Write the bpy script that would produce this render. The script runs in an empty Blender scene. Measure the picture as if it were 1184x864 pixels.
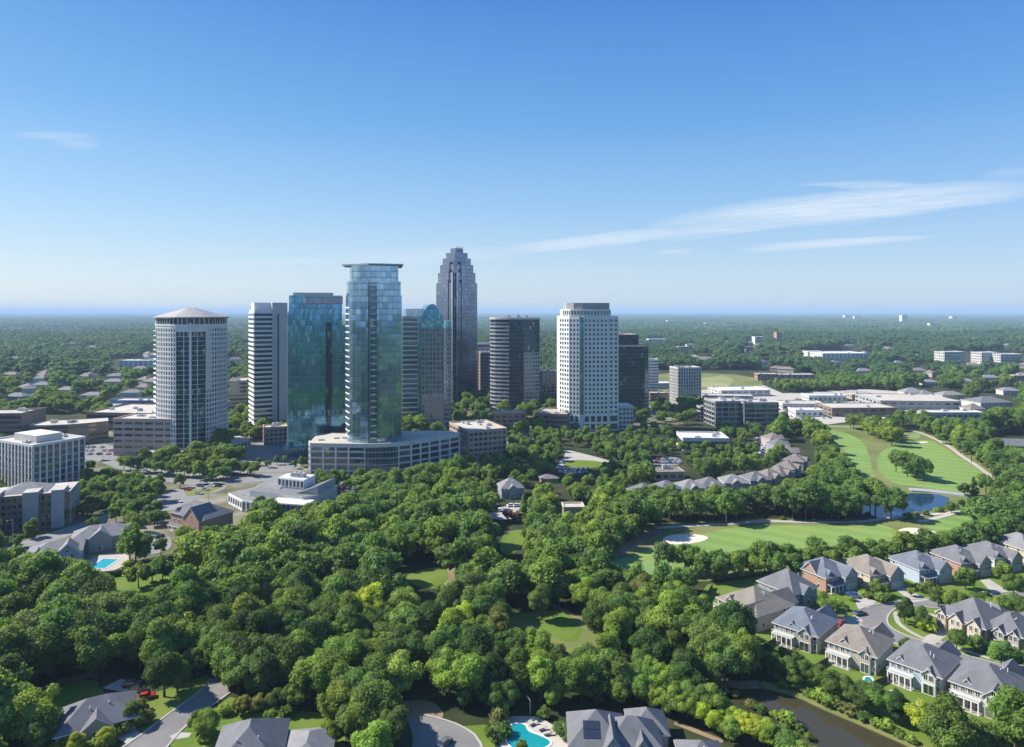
import bpy, math, random
import numpy as np
from mathutils import Vector, Matrix
from mathutils.geometry import tessellate_polygon
rnd = random.Random(7)
R = math.radians
F, HC, CX, HY = 789.0, 100.0, 592.0, 360.0     # focal length in px, eye height, horizon
SC = bpy.context.scene
COL = SC.collection
def G(px, py, z=0.0):
    Y = F * (HC - z) / (py - HY)
    return ((px - CX) / F * Y, Y)
def P(x, y, z=0.0):
    return (CX + F * x / y, HY + F * (HC - z) / y)

# ------------------------------------------------------------------ materials
def nm(name):
    m = bpy.data.materials.new(name); m.use_nodes = True
    nt = m.node_tree; b = nt.nodes['Principled BSDF']
    return m, nt, b
def N_(nt, t, **k):
    n = nt.nodes.new(t)
    for a, v in k.items(): setattr(n, a, v)
    return n
def mth(nt, op, a, b=None, c=None):
    n = nt.nodes.new('ShaderNodeMath'); n.operation = op
    for i, v in enumerate((a, b, c)):
        if v is None: continue
        if isinstance(v, (int, float)): n.inputs[i].default_value = v
        else: nt.links.new(v, n.inputs[i])
    return n.outputs[0]
def ramp(nt, fac, stops):
    n = nt.nodes.new('ShaderNodeValToRGB'); e = n.color_ramp.elements
    while len(e) < len(stops): e.new(0.5)
    for i, (p, c) in enumerate(stops):
        e[i].position = p; e[i].color = (*c, 1)
    nt.links.new(fac, n.inputs[0]); return n.outputs[0]
def noise(nt, vec, scale, detail=3, rough=.5):
    n = nt.nodes.new('ShaderNodeTexNoise'); n.inputs['Scale'].default_value = scale
    n.inputs['Detail'].default_value = detail; n.inputs['Roughness'].default_value = rough
    nt.links.new(vec, n.inputs['Vector']); return n.outputs['Fac']
def mixc(nt, f, a, b, mode='MIX'):
    n = nt.nodes.new('ShaderNodeMix'); n.data_type = 'RGBA'; n.blend_type = mode
    for s, v in ((0, f), (6, a), (7, b)):
        if isinstance(v, (int, float)): n.inputs[s].default_value = v
        elif isinstance(v, tuple): n.inputs[s].default_value = (*v, 1)
        else: nt.links.new(v, n.inputs[s])
    return n.outputs[2]
def sca(c, f): return tuple(min(1, x * f) for x in c)

def mat_plain(name, c, rough=.8, var=.15, scale=.6, metallic=0, scale2=None, bump=0):
    m, nt, b = nm(name)
    tc = N_(nt, 'ShaderNodeTexCoord').outputs['Object']
    f = noise(nt, tc, scale, 4, .6)
    col = ramp(nt, f, [(.25, sca(c, 1 - var)), (.75, sca(c, 1 + var))])
    if scale2:
        f2 = noise(nt, tc, scale2, 3)
        col = mixc(nt, f2, col, mixc(nt, .5, col, sca(c, .6)))
    nt.links.new(col, b.inputs['Base Color'])
    b.inputs['Roughness'].default_value = rough; b.inputs['Metallic'].default_value = metallic
    if bump:
        bn = N_(nt, 'ShaderNodeBump'); bn.inputs['Strength'].default_value = bump
        nt.links.new(noise(nt, tc, scale * 6, 3), bn.inputs['Height']); nt.links.new(bn.outputs[0], b.inputs['Normal'])
    return m
def mat_rows(name, c, rowh=.25, dark=.75, var=.2, rough=.85, brick=False):
    """courses: siding, shingles or bricks, running along z"""
    m, nt, b = nm(name)
    tc = N_(nt, 'ShaderNodeTexCoord').outputs['Object']
    sp = N_(nt, 'ShaderNodeSeparateXYZ'); nt.links.new(tc, sp.inputs[0])
    fr = mth(nt, 'FRACT', mth(nt, 'DIVIDE', sp.outputs[2], rowh))
    line = mth(nt, 'LESS_THAN', fr, .18)
    f = noise(nt, tc, .35, 4, .6); f2 = noise(nt, tc, 3.5, 2)
    col = ramp(nt, f, [(.25, sca(c, 1 - var)), (.75, sca(c, 1 + var))])
    col = mixc(nt, mth(nt, 'MULTIPLY', f2, .6), col, sca(c, .5))
    if brick: col = mixc(nt, mth(nt, 'MULTIPLY', noise(nt, tc, 6, 1), .5), col, (c[0] * 1.5, c[1] * 1.25, c[2] * 1.2))
    col = mixc(nt, mth(nt, 'MULTIPLY', line, .5), col, sca(c, dark))
    nt.links.new(col, b.inputs['Base Color']); b.inputs['Roughness'].default_value = rough; b.inputs['Specular IOR Level'].default_value = .25
    return m
def mat_curtain(name, c, dark, floor=3.9, bay=1.6, metallic=.85, rough=.06, jit=.02, line=(.5, .6, .65), lf=.35):
    m, nt, b = nm(name)
    uv = N_(nt, 'ShaderNodeTexCoord').outputs['UV']
    sp = N_(nt, 'ShaderNodeSeparateXYZ'); nt.links.new(uv, sp.inputs[0])
    u = mth(nt, 'DIVIDE', sp.outputs[0], bay); v = mth(nt, 'DIVIDE', sp.outputs[1], floor)
    fu, fv = mth(nt, 'FRACT', u), mth(nt, 'FRACT', v)
    cb = N_(nt, 'ShaderNodeCombineXYZ'); nt.links.new(mth(nt, 'FLOOR', u), cb.inputs[0]); nt.links.new(mth(nt, 'FLOOR', v), cb.inputs[1])
    wn = N_(nt, 'ShaderNodeTexWhiteNoise'); nt.links.new(cb.outputs[0], wn.inputs['Vector'])
    col = mixc(nt, mth(nt, 'MULTIPLY', wn.outputs[0], .45), c, dark)
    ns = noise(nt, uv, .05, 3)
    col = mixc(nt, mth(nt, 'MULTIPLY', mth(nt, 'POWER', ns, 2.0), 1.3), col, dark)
    col = mixc(nt, mth(nt, 'MULTIPLY', mth(nt, 'GREATER_THAN', wn.outputs[0], .97), .35), col, (.75, .78, .72))  # broad dark patches and rare pale panes paint speckled reflections into the glass
    spand = mth(nt, 'LESS_THAN', fv, .22)
    col = mixc(nt, mth(nt, 'MULTIPLY', spand, .45), col, dark)
    l1 = mth(nt, 'LESS_THAN', fv, .05); l2 = mth(nt, 'LESS_THAN', fu, .07)
    ln = mth(nt, 'MAXIMUM', l1, l2)
    col = mixc(nt, mth(nt, 'MULTIPLY', ln, lf), col, line)
    nt.links.new(col, b.inputs['Base Color'])
    b.inputs['Metallic'].default_value = metallic
    nt.links.new(mth(nt, 'MULTIPLY_ADD', ln, .3, mth(nt, 'MULTIPLY_ADD', wn.outputs[0], .05, rough)), b.inputs['Roughness'])
    geo = N_(nt, 'ShaderNodeNewGeometry')
    vm = N_(nt, 'ShaderNodeVectorMath', operation='SUBTRACT'); nt.links.new(wn.outputs['Color'], vm.inputs[0]); vm.inputs[1].default_value = (.5, .5, .5)
    vs = N_(nt, 'ShaderNodeVectorMath', operation='SCALE'); nt.links.new(vm.outputs[0], vs.inputs[0]); vs.inputs['Scale'].default_value = jit
    va = N_(nt, 'ShaderNodeVectorMath', operation='ADD'); nt.links.new(geo.outputs['Normal'], va.inputs[0]); nt.links.new(vs.outputs[0], va.inputs[1])
    vn = N_(nt, 'ShaderNodeVectorMath', operation='NORMALIZE'); nt.links.new(va.outputs[0], vn.inputs[0])
    nt.links.new(vn.outputs[0], b.inputs['Normal'])
    return m
def mat_glass(name, c=(.02, .035, .05), rough=.08):
    m, nt, b = nm(name)
    oi = N_(nt, 'ShaderNodeObjectInfo'); geo = N_(nt, 'ShaderNodeNewGeometry')
    f = mth(nt, 'FRACT', mth(nt, 'ADD', oi.outputs['Random'], geo.outputs['Random Per Island']))
    nt.links.new(ramp(nt, f, [(0, sca(c, .6)), (.6, c), (.8, sca(c, 2.2)), (1, (.16, .16, .15))]), b.inputs['Base Color'])
    b.inputs['Roughness'].default_value = rough; b.inputs['Specular IOR Level'].default_value = .9
    b.inputs['IOR'].default_value = 1.7
    return m
def mat_leaf(name, use_color, base=(.130, .205, .050), spread=1.0):
    m, nt, b = nm(name)
    out = nt.nodes['Material Output']
    oi = N_(nt, 'ShaderNodeObjectInfo'); at = N_(nt, 'ShaderNodeAttribute', attribute_name='tone')
    geo = N_(nt, 'ShaderNodeNewGeometry')
    if use_color: col = oi.outputs['Color']
    else:
        ln = noise(nt, oi.outputs['Location'], .0045, 3, .6)
        ff = mth(nt, 'ADD', mth(nt, 'MULTIPLY', oi.outputs['Random'], .55), mth(nt, 'MULTIPLY_ADD', ln, 1.5, -.52))
        col = ramp(nt, ff, [(0, sca(base, .62)), (.3, (base[0] * .75, base[1] * .85, base[2])), (.6, base), (.85, (base[0] * 1.35, base[1] * 1.2, base[2] * .95)), (1, (base[0] * 2.0, base[1] * 1.5, base[2] * .9))])
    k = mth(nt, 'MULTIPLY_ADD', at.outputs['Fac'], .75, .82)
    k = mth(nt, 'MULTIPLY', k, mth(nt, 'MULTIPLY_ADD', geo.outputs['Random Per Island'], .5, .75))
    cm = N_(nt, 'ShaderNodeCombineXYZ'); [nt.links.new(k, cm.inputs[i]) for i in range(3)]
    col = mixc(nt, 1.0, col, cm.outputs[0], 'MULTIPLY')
    nt.links.new(col, b.inputs['Base Color']); b.inputs['Roughness'].default_value = .55
    b.inputs['Specular IOR Level'].default_value = .12
    tr = N_(nt, 'ShaderNodeBsdfTranslucent')
    nt.links.new(mixc(nt, 1.0, col, (1.8, 1.6, .5), 'MULTIPLY'), tr.inputs[0])
    mx = N_(nt, 'ShaderNodeMixShader'); mx.inputs[0].default_value = .46
    nt.links.new(b.outputs[0], mx.inputs[1]); nt.links.new(tr.outputs[0], mx.inputs[2])
    nt.links.new(mx.outputs[0], out.inputs['Surface'])
    return m
def mat_ground(name, cols, scale, scale2=.5, rough=.95, stripes=None, bump=.0):
    m, nt, b = nm(name)
    tc = N_(nt, 'ShaderNodeTexCoord').outputs['Object']
    f = noise(nt, tc, scale, 6, .6)
    n = len(cols)
    col = ramp(nt, f, [(.3 + .4 * i / (n - 1), c) for i, c in enumerate(cols)])
    f2 = noise(nt, tc, scale2, 4, .7)
    col = mixc(nt, mth(nt, 'MULTIPLY', f2, .5), col, sca(cols[0], .6))
    if stripes:
        ang, w, c = stripes
        sp = N_(nt, 'ShaderNodeSeparateXYZ'); nt.links.new(tc, sp.inputs[0])
        d = mth(nt, 'ADD', mth(nt, 'MULTIPLY', sp.outputs[0], math.cos(ang) / w), mth(nt, 'MULTIPLY', sp.outputs[1], math.sin(ang) / w))
        d = mth(nt, 'ADD', d, mth(nt, 'MULTIPLY', noise(nt, tc, .01, 2), 2.0))
        s = mth(nt, 'MULTIPLY_ADD', mth(nt, 'SINE', d), .5, .5)
        col = mixc(nt, mth(nt, 'MULTIPLY', s, .35), col, c)
    nt.links.new(col, b.inputs['Base Color']); b.inputs['Roughness'].default_value = rough
    b.inputs['Specular IOR Level'].default_value = .15
    if bump:
        bn = N_(nt, 'ShaderNodeBump'); bn.inputs['Strength'].default_value = bump; bn.inputs['Distance'].default_value = .3
        nt.links.new(f2, bn.inputs['Height']); nt.links.new(bn.outputs[0], b.inputs['Normal'])
    return m
def mat_water(name, c, rough=.04, wave=2.0, bump=.08, tint=None):
    m, nt, b = nm(name)
    b.inputs['Base Color'].default_value = (*c, 1); b.inputs['Roughness'].default_value = rough
    b.inputs['IOR'].default_value = 1.33
    b.inputs['Specular IOR Level'].default_value = .6
    tc = N_(nt, 'ShaderNodeTexCoord').outputs['Object']
    bn = N_(nt, 'ShaderNodeBump'); bn.inputs['Strength'].default_value = bump; bn.inputs['Distance'].default_value = .1
    nt.links.new(noise(nt, tc, wave, 3), bn.inputs['Height']); nt.links.new(bn.outputs[0], b.inputs['Normal'])
    return m

M = {}
M['conc_white'] = mat_plain('painted concrete', (.66, .67, .67), .7, .07, .08)
M['conc_lite'] = mat_plain('pale concrete', (.48, .48, .46), .8, .1, .1)
M['conc_grey'] = mat_plain('grey concrete', (.3, .31, .32), .85, .12, .1)
M['conc_tan'] = mat_plain('tan precast', (.40, .31, .25), .85, .12, .1)
M['conc_pink'] = mat_plain('pinkish precast', (.42, .32, .28), .85, .12, .1)
M['conc_brown'] = mat_plain('brown precast', (.20, .15, .12), .85, .12, .1)
M['granite'] = mat_plain('rose granite', (.33, .33, .38), .35, .1, .1)
M['bronze'] = mat_plain('bronze cladding', (.13, .125, .14), .4, .1, .1)
M['roof_flat'] = mat_plain('gravel roof', (.46, .44, .41), .95, .22, .08, scale2=.5)
M['roof_white'] = mat_plain('white membrane roof', (.60, .60, .59), .85, .12, .06, scale2=.3)
M['roof_beige'] = mat_plain('beige membrane roof', (.49, .45, .39), .9, .15, .06, scale2=.3)
M['roof_dirty'] = mat_plain('brownish ballast roof', (.36, .31, .27), .95, .2, .06, scale2=.4)
M['metal'] = mat_plain('galvanised metal', (.45, .46, .47), .5, .1, 1, .4)
M['metal_dark'] = mat_plain('dark metal', (.07, .075, .08), .5, .1, 1, .3)
M['copper'] = mat_plain('taupe metal roof', (.33, .315, .30), .6, .12, .1)
M['blue_roof'] = mat_plain('blue sheet roof', (.08, .19, .42), .5, .1, .1)
M['glassA'] = mat_glass('dark window glass', (.02, .032, .042))
M['glassB'] = mat_glass('blue window glass', (.03, .06, .09))
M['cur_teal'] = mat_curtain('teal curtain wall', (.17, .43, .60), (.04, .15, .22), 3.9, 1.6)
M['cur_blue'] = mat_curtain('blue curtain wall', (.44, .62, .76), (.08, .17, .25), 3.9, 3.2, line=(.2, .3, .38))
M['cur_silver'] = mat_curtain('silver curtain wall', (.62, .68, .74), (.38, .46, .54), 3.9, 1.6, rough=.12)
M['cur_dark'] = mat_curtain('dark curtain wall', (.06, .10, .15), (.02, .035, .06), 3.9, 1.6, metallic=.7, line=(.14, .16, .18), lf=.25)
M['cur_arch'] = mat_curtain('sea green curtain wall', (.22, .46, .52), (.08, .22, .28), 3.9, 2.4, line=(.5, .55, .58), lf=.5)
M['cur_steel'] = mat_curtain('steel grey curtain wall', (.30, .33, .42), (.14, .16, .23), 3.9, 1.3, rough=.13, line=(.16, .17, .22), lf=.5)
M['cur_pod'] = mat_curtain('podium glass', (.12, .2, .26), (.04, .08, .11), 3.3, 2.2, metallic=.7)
M['asphalt'] = mat_ground('asphalt', [(.085, .085, .09), (.13, .13, .135)], .08, 1.5)
M['asphalt_old'] = mat_ground('worn asphalt', [(.17, .165, .165), (.24, .235, .23)], .08, 1.5)
M['street'] = mat_ground('street concrete', [(.21, .21, .215), (.28, .275, .27)], .06, 1.2)
M['drive'] = mat_ground('driveway concrete', [(.36, .34, .31), (.46, .44, .40)], .2, 2)
M['pave'] = mat_ground('pale paving', [(.40, .37, .33), (.52, .48, .43)], .05, .8)
M['dirt'] = mat_ground('bare earth', [(.20, .14, .09), (.33, .25, .17)], .1, .8)
M['grass'] = mat_ground('lawn grass', [(.085, .145, .018), (.13, .20, .030), (.18, .21, .050)], .06, 1.2, bump=.2)
M['fairway'] = mat_ground('fairway turf', [(.125, .225, .055), (.170, .27, .068), (.225, .29, .085)], .02, .25, stripes=(R(55), 1.9, (.24, .34, .10)))
M['rough_grass'] = mat_ground('rough grass', [(.10, .15, .04), (.17, .19, .06), (.26, .23, .10)], .03, .4, bump=.2)
M['green'] = mat_ground('putting green', [(.17, .27, .10), (.19, .29, .115)], .05, .6)
M['sand'] = mat_ground('bunker sand', [(.62, .55, .43), (.72, .65, .53)], .1, 1)
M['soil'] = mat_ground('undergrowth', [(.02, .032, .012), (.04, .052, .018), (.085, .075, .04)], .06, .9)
M['urban'] = mat_ground('town ground', [(.06, .08, .03), (.17, .16, .10), (.36, .33, .29)], .04, .4)
M['pond'] = mat_water('pond water', (.012, .035, .085), .03, .8, .05)
M['creek'] = mat_water('creek water', (.045, .040, .022), .05, .6, .05)
M['poolw'] = mat_water('pool water', (.03, .33, .42), .05, 1.5, .1)
M['poolw_deep'] = mat_water('deep teal pool water', (.008, .23, .26), .05, 1.5, .12)
M['bark'] = mat_plain('bark', (.10, .075, .055), .95, .3, 3)
M['leaf'] = mat_leaf('foliage', True)
M['leafm'] = mat_leaf('woodland foliage', False)
M['leaff'] = mat_leaf('haze-tinted far foliage', False, (.082, .148, .062))  # leaf colour shifted bluer, painting distance haze into the far woods
for k, c in dict(s_white=(.66, .66, .63), s_cream=(.58, .50, .38), s_tan=(.42, .37, .30), s_blue=(.42, .50, .60), s_grey=(.36, .36, .34), s_slate=(.30, .33, .37), s_beige=(.46, .42, .37)).items():
    M[k] = mat_rows('siding ' + k[2:], c, .3, .7, .07)
M['brick'] = mat_rows('red brick', (.36, .235, .18), .15, .7, .15, brick=True)
M['stone'] = mat_rows('tan stone', (.36, .31, .24), .3, .6, .2, brick=True)
for k, c in dict(r_grey=(.168, .172, .19), r_blue=(.155, .175, .215), r_tan=(.24, .212, .185), r_dark=(.1, .105, .115), r_brown=(.22, .19, .18), r_lite=(.24, .24, .25)).items():
    M[k] = mat_rows('shingles ' + k[2:], c, .28, .6, .24, .9)
M['trim'] = mat_plain('white trim', (.70, .70, .68), .6, .05, 1)
M['gdoor'] = mat_rows('garage door', (.5, .49, .46), .5, .6, .05)
M['wood'] = mat_rows('fence boards', (.10, .075, .055), .4, .7, .2)
M['hedge'] = M['leafm']
for k, c in dict(c_white=(.75, .75, .75), c_black=(.02, .02, .025), c_silver=(.42, .43, .45), c_red=(.38, .02, .02), c_blue=(.03, .08, .25), c_grey=(.12, .12, .13)).items():
    m, nt, b = nm('car paint ' + k[2:]); b.inputs['Base Color'].default_value = (*c, 1); b.inputs['Roughness'].default_value = .3
    b.inputs['Coat Weight'].default_value = .6; M[k] = m
M['rubber'] = mat_plain('rubber', (.02, .02, .02), .8)

# ------------------------------------------------------------------ mesh builder
class MB:
    def __init__(s): s.v = []; s.f = []; s.m = []; s.uv = []; s.mats = []
    def mi(s, m):
        if m not in s.mats: s.mats.append(m)
        return s.mats.index(m)
    def face(s, pts, m, uv=None):
        i = len(s.v); s.v += [tuple(p) for p in pts]; s.f.append(tuple(range(i, i + len(pts)))); s.m.append(s.mi(m))
        s.uv += list(uv) if uv else [(0, 0)] * len(pts)
    def box(s, x0, x1, y0, y1, z0, z1, m, mt=None):
        mt = mt or m
        a = [(x0, y0), (x1, y0), (x1, y1), (x0, y1)]
        s.prism(a, z0, z1, m, mt)
    def prism(s, poly, z0, z1, m, mt=None, bottom=True, top=True, scale_top=None):
        mt = mt or m; n = len(poly); u = 0
        tp = poly if scale_top is None else scale_top
        for i in range(n):
            a, b = poly[i], poly[(i + 1) % n]; c, d = tp[(i + 1) % n], tp[i]
            L = math.dist(a, b)
            s.face([(*a, z0), (*b, z0), (*c, z1), (*d, z1)], m, [(u, z0), (u + L, z0), (u + L, z1), (u, z1)]); u += L
        if top: s.ngon([(*p, z1) for p in tp], mt)
        if bottom: s.ngon([(*p, z0) for p in reversed(poly)], m)
    def ngon(s, pts, m):
        if len(pts) <= 4: s.face(pts, m); return
        for t in tessellate_polygon([[Vector(p) for p in pts]]):
            q = [pts[i] for i in t]
            nz = (Vector(q[1]) - Vector(q[0])).cross(Vector(q[2]) - Vector(q[0])).z
            s.face(q, m) if nz > 0 or True else None
    def fbox(s, p0, p1, s0, s1, z0, z1, o0, o1, m, mt=None):
        """box in the frame of a wall p0->p1 (outside on the right hand): s along, o outwards"""
        L = math.dist(p0, p1); ux, uy = (p1[0] - p0[0]) / L, (p1[1] - p0[1]) / L; nx, ny = uy, -ux
        q = lambda a, o: (p0[0] + ux * a + nx * o, p0[1] + uy * a + ny * o)
        s.prism([q(s0, o1), q(s1, o1), q(s1, o0), q(s0, o0)], z0, z1, m, mt)
    def cyl(s, x, y, z0, z1, r0, r1, m, n=8, axis='z', dx=0, dy=0):
        a = [(x + r0 * math.cos(2 * math.pi * k / n), y + r0 * math.sin(2 * math.pi * k / n)) for k in range(n)]
        b = [(x + dx + r1 * math.cos(2 * math.pi * k / n), y + dy + r1 * math.sin(2 * math.pi * k / n)) for k in range(n)]
        s.prism(a, z0, z1, m, scale_top=b)
    def build(s, name, parent=None, smooth=False):
        me = bpy.data.meshes.new(name); me.from_pydata(s.v, [], s.f)
        for m in s.mats: me.materials.append(m)
        me.polygons.foreach_set('material_index', s.m)
        uv = me.uv_layers.new(name='UVMap'); uv.data.foreach_set('uv', [c for p in s.uv for c in p])
        if smooth: me.polygons.foreach_set('use_smooth', [True] * len(s.f))
        o = bpy.data.objects.new(name, me); COL.objects.link(o)
        if parent is not None: o.parent = parent
        return o
def tag(o, label=None, cat=None, group=None, kind=None):
    if label: o['label'] = label
    if cat: o['category'] = cat
    if group: o['group'] = group
    if kind: o['kind'] = kind
    return o
def empty(name, loc, rz, label, cat, group=None):
    o = bpy.data.objects.new(name, None); COL.objects.link(o); o.empty_display_size = 1
    o.location = (loc[0], loc[1], loc[2] if len(loc) > 2 else 0); o.rotation_euler = (0, 0, rz)
    return tag(o, label, cat, group)
def copy_tree(o, parent=None):
    c = o.copy(); COL.objects.link(c); c.parent = parent
    for ch in list(o.children): copy_tree(ch, c)
    return c

FOOT = []      # world footprints that trees keep off: (polygon, margin)
def foot(root, poly, margin=3.0):
    c, s = math.cos(root.rotation_euler.z), math.sin(root.rotation_euler.z); x, y = root.location.x, root.location.y
    FOOT.append(([(x + a * c - b * s, y + a * s + b * c) for a, b in poly], margin))

# ------------------------------------------------------------------ windows: individual panes, past 100 one stuff part
_wm = {}
def win_mesh(w, h, gm, fm, mull):
    k = (round(w, 2), round(h, 2), gm.name, fm.name if fm else None, mull)
    if k not in _wm:
        b = MB()
        if fm:
            t = .09
            for a in ((-w / 2 - t, w / 2 + t, -t, 0), (-w / 2 - t, w / 2 + t, h, h + t)): b.box(a[0], a[1], -.10, .03, a[2], a[3], fm)
            for x in (-w / 2 - t, w / 2): b.box(x, x + t, -.09, .03, 0, h, fm)
            if mull:
                b.box(-.03, .03, -.07, .03, 0, h, fm)
        b.box(-w / 2, w / 2, -.04, .03, 0, h, gm)
        me_o = b.build('window'); _wm[k] = me_o.data; bpy.data.objects.remove(me_o)
    return _wm[k]
class Wins:
    def __init__(s, root, name='window'): s.root = root; s.l = []; s.name = name
    def add(s, p0, p1, sc, z, w, h, gm, fm=None, mull=False, out=0.0, pr=0):
        s.l.append((pr, len(s.l), p0, p1, sc, z, w, h, gm, fm, mull, out))
    def build(s, cap=100):
        s.l.sort(key=lambda t: (t[0], t[1]))
        rest = MB(); nr = 0
        for i, (pr, _, p0, p1, sc, z, w, h, gm, fm, mull, out) in enumerate(s.l):
            L = math.dist(p0, p1); ux, uy = (p1[0] - p0[0]) / L, (p1[1] - p0[1]) / L
            if i < cap:
                o = bpy.data.objects.new(s.name, win_mesh(w, h, gm, fm, mull)); COL.objects.link(o); o.parent = s.root
                o.location = (p0[0] + ux * sc + uy * out, p0[1] + uy * sc - ux * out, z); o.rotation_euler = (0, 0, math.atan2(uy, ux))
            else:
                nr += 1; rest.fbox(p0, p1, sc - w / 2, sc + w / 2, z, z + h, -.03 + out, .04 + out, gm)
        if nr:
            o = rest.build(s.name, s.root); o['kind'] = 'stuff'; o['label'] = 'remaining windows of the facade'
HAZE, SKYS, SUNE, EXPO, SAT, CLOUD, SKYROT = 8.5e-5, .10, 5.0, 0.85, 1.1, (5.1, 5.35, 5.6), None
DENOISE = True
# ------------------------------------------------------------------ big buildings
def seg_facade(fr, W, p0, p1, z0, z1, kind, o, root=None, pr=0):
    """decorates one wall; fr: MB for the proud frame; W: Wins"""
    L = math.dist(p0, p1)
    if kind is None or L < 1: return
    wall, gm = o['wall'], o.get('glass', M['glassA'])
    fh = o.get('fh', 3.5); nz = max(1, round((z1 - z0) / fh)); fh = (z1 - z0) / nz
    if kind == 'grid':
        nx = max(1, round(L / o.get('bay', 3.0))); bw = L / nx
        ww, wh = bw * o.get('wf', .55), fh * o.get('hf', .55)
        for i in range(nx + 1):
            x = i * bw; hw = (bw - ww) / 2 * .8
            fr.fbox(p0, p1, max(0.02, x - hw), min(L - .02, x + hw), z0, z1, -.05, .32, wall)
        for j in range(nz + 1):
            z = z0 + j * fh; hh = (fh - wh) / 2 * .85
            fr.fbox(p0, p1, 0.02, L - .02, max(z0 + .01, z - hh), min(z1 - .01, z + hh), -.05, .24, wall)
        for j in range(nz):
            for i in range(nx):
                W.add(p0, p1, (i + .5) * bw, z0 + j * fh + (fh - wh) / 2, ww, wh, gm, pr=pr)
    elif kind == 'band':
        bf = o.get('bf', .45)
        for j in range(nz + 1):
            z = z0 + j * fh
            fr.fbox(p0, p1, 0.0, L, max(z0 + .01, z - fh * bf / 2), min(z1 - .01, z + fh * bf / 2), -.05, .5, wall)
        nb = max(1, round(L / o.get('bay', 6)))
        if o.get('piers', False):
            for i in range(nb + 1):
                x = i * L / nb; fr.fbox(p0, p1, max(.02, x - .35), min(L - .02, x + .35), z0, z1, -.05, .8, wall)
        for j in range(nz):
            W.add(p0, p1, L / 2, z0 + j * fh + fh * bf / 2, L - .2, fh * (1 - bf), gm, pr=pr)
    elif kind == 'piers':
        nx = max(1, round(L / o.get('bay', 4.5))); bw = L / nx; pw = o.get('pw', 1.0)
        for i in range(nx + 1):
            x = i * bw; fr.fbox(p0, p1, max(0.02, x - pw / 2), min(L - .02, x + pw / 2), z0, z1, -.05, .6, wall)
        for j in range(nz + 1):
            z = z0 + j * fh
            fr.fbox(p0, p1, 0.02, L - .02, max(z0 + .01, z - fh * .14), min(z1 - .01, z + fh * .14), -.05, .25, o.get('sp', wall))
        for j in range(nz):
            for i in range(nx):
                W.add(p0, p1, (i + .5) * bw, z0 + j * fh + fh * .14, bw - pw, fh * .72, gm, pr=pr)
    elif kind == 'slabs':           # glass with balcony slabs
        for j in range(nz + 1):
            z = z0 + j * fh
            fr.fbox(p0, p1, 0.0, L, z - .14, z + .14, -.05, o.get('so', .35), o.get('slab', wall))
    elif kind == 'rect':            # rectangular windows punched in a plain wall
        nx = max(1, round(L / o.get('bay', 4.0))); bw = L / nx
        ww, wh = bw * o.get('wf', .6), fh * o.get('hf', .45)
        for j in range(nz):
            for i in range(nx):
                W.add(p0, p1, (i + .5) * bw, z0 + j * fh + (fh - wh) / 2, ww, wh, gm, M['trim'] if o.get('fr') else None, pr=pr)
def roof_gear(root, x0, x1, y0, y1, z, n, seed=0, mat=None):
    r = random.Random(seed + 11)
    for i in range(n):
        w, d, h = r.uniform(1.6, 5), r.uniform(1.5, 4), r.uniform(1.0, 2.4)
        if x1 - x0 < w + 1 or y1 - y0 < d + 1: continue
        x, y = r.uniform(x0, x1 - w), r.uniform(y0, y1 - d)
        b = MB(); b.box(x, x + w, y, y + d, z + .002 * i + .003, z + h, mat or M['metal'])
        b.cyl(x + w / 2, y + d / 2, z + h, z + h + .35, .5, .45, M['metal_dark'], 8)
        b.build('roof_unit', root)
def block(name, label, cat, Npx, th, u, v, h, faces, wall, roof='roof_flat', o=None, z0=0.0, para=.9, gear=4, group=None, base=0.0, margin=3, body=None, extra=None):
    """rectangular building; faces = (front, right, back, left)"""
    x, y = G(*Npx) if isinstance(Npx, tuple) and Npx[1] > 360 else Npx
    root = empty(name, (x, y, 0), R(th), label, cat, group)
    poly = [(0, 0), (u, 0), (u, v), (0, v)]
    body_m = body or wall
    b = MB(); b.prism(poly, z0, h, body_m, M[roof] if isinstance(roof, str) else roof); b.build('body', root)
    if para:
        p = MB(); t = .35
        p.fbox(poly[0], poly[1], -t, u + t, h - .35, h + para, -t, t, wall); p.fbox(poly[2], poly[3], -t, u + t, h - .35, h + para, -t, t, wall)
        p.fbox(poly[1], poly[2], t + .01, v - t - .01, h - .351, h + para - .002, -t, t, wall); p.fbox(poly[3], poly[0], t + .01, v - t - .01, h - .351, h + para - .002, -t, t, wall)
        p.build('parapet', root)
    fr = MB(); W = Wins(root); oo = dict(wall=wall); oo.update(o or {})
    for i, k in enumerate(faces):
        if k: seg_facade(fr, W, poly[i], poly[(i + 1) % 4], z0 + base, h - .4, k, oo, root, pr={0: 0, 3: 1, 1: 2, 2: 3}[i])
    if fr.f: fr.build('facade_frame', root)
    W.build()
    if gear: roof_gear(root, 1.5, u - 1.5, 1.5, v - 1.5, h, gear, int(abs(x)))
    foot(root, poly, margin)
    if extra: extra(root, poly)
    return root
def local_root(name, label, cat, px, py, group=None, turn=None):
    x, y = G(px, py)
    rz = math.atan2(-x, y) if turn is None else R(turn)
    return empty(name, (x, y, 0), rz, label, cat, group)

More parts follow.
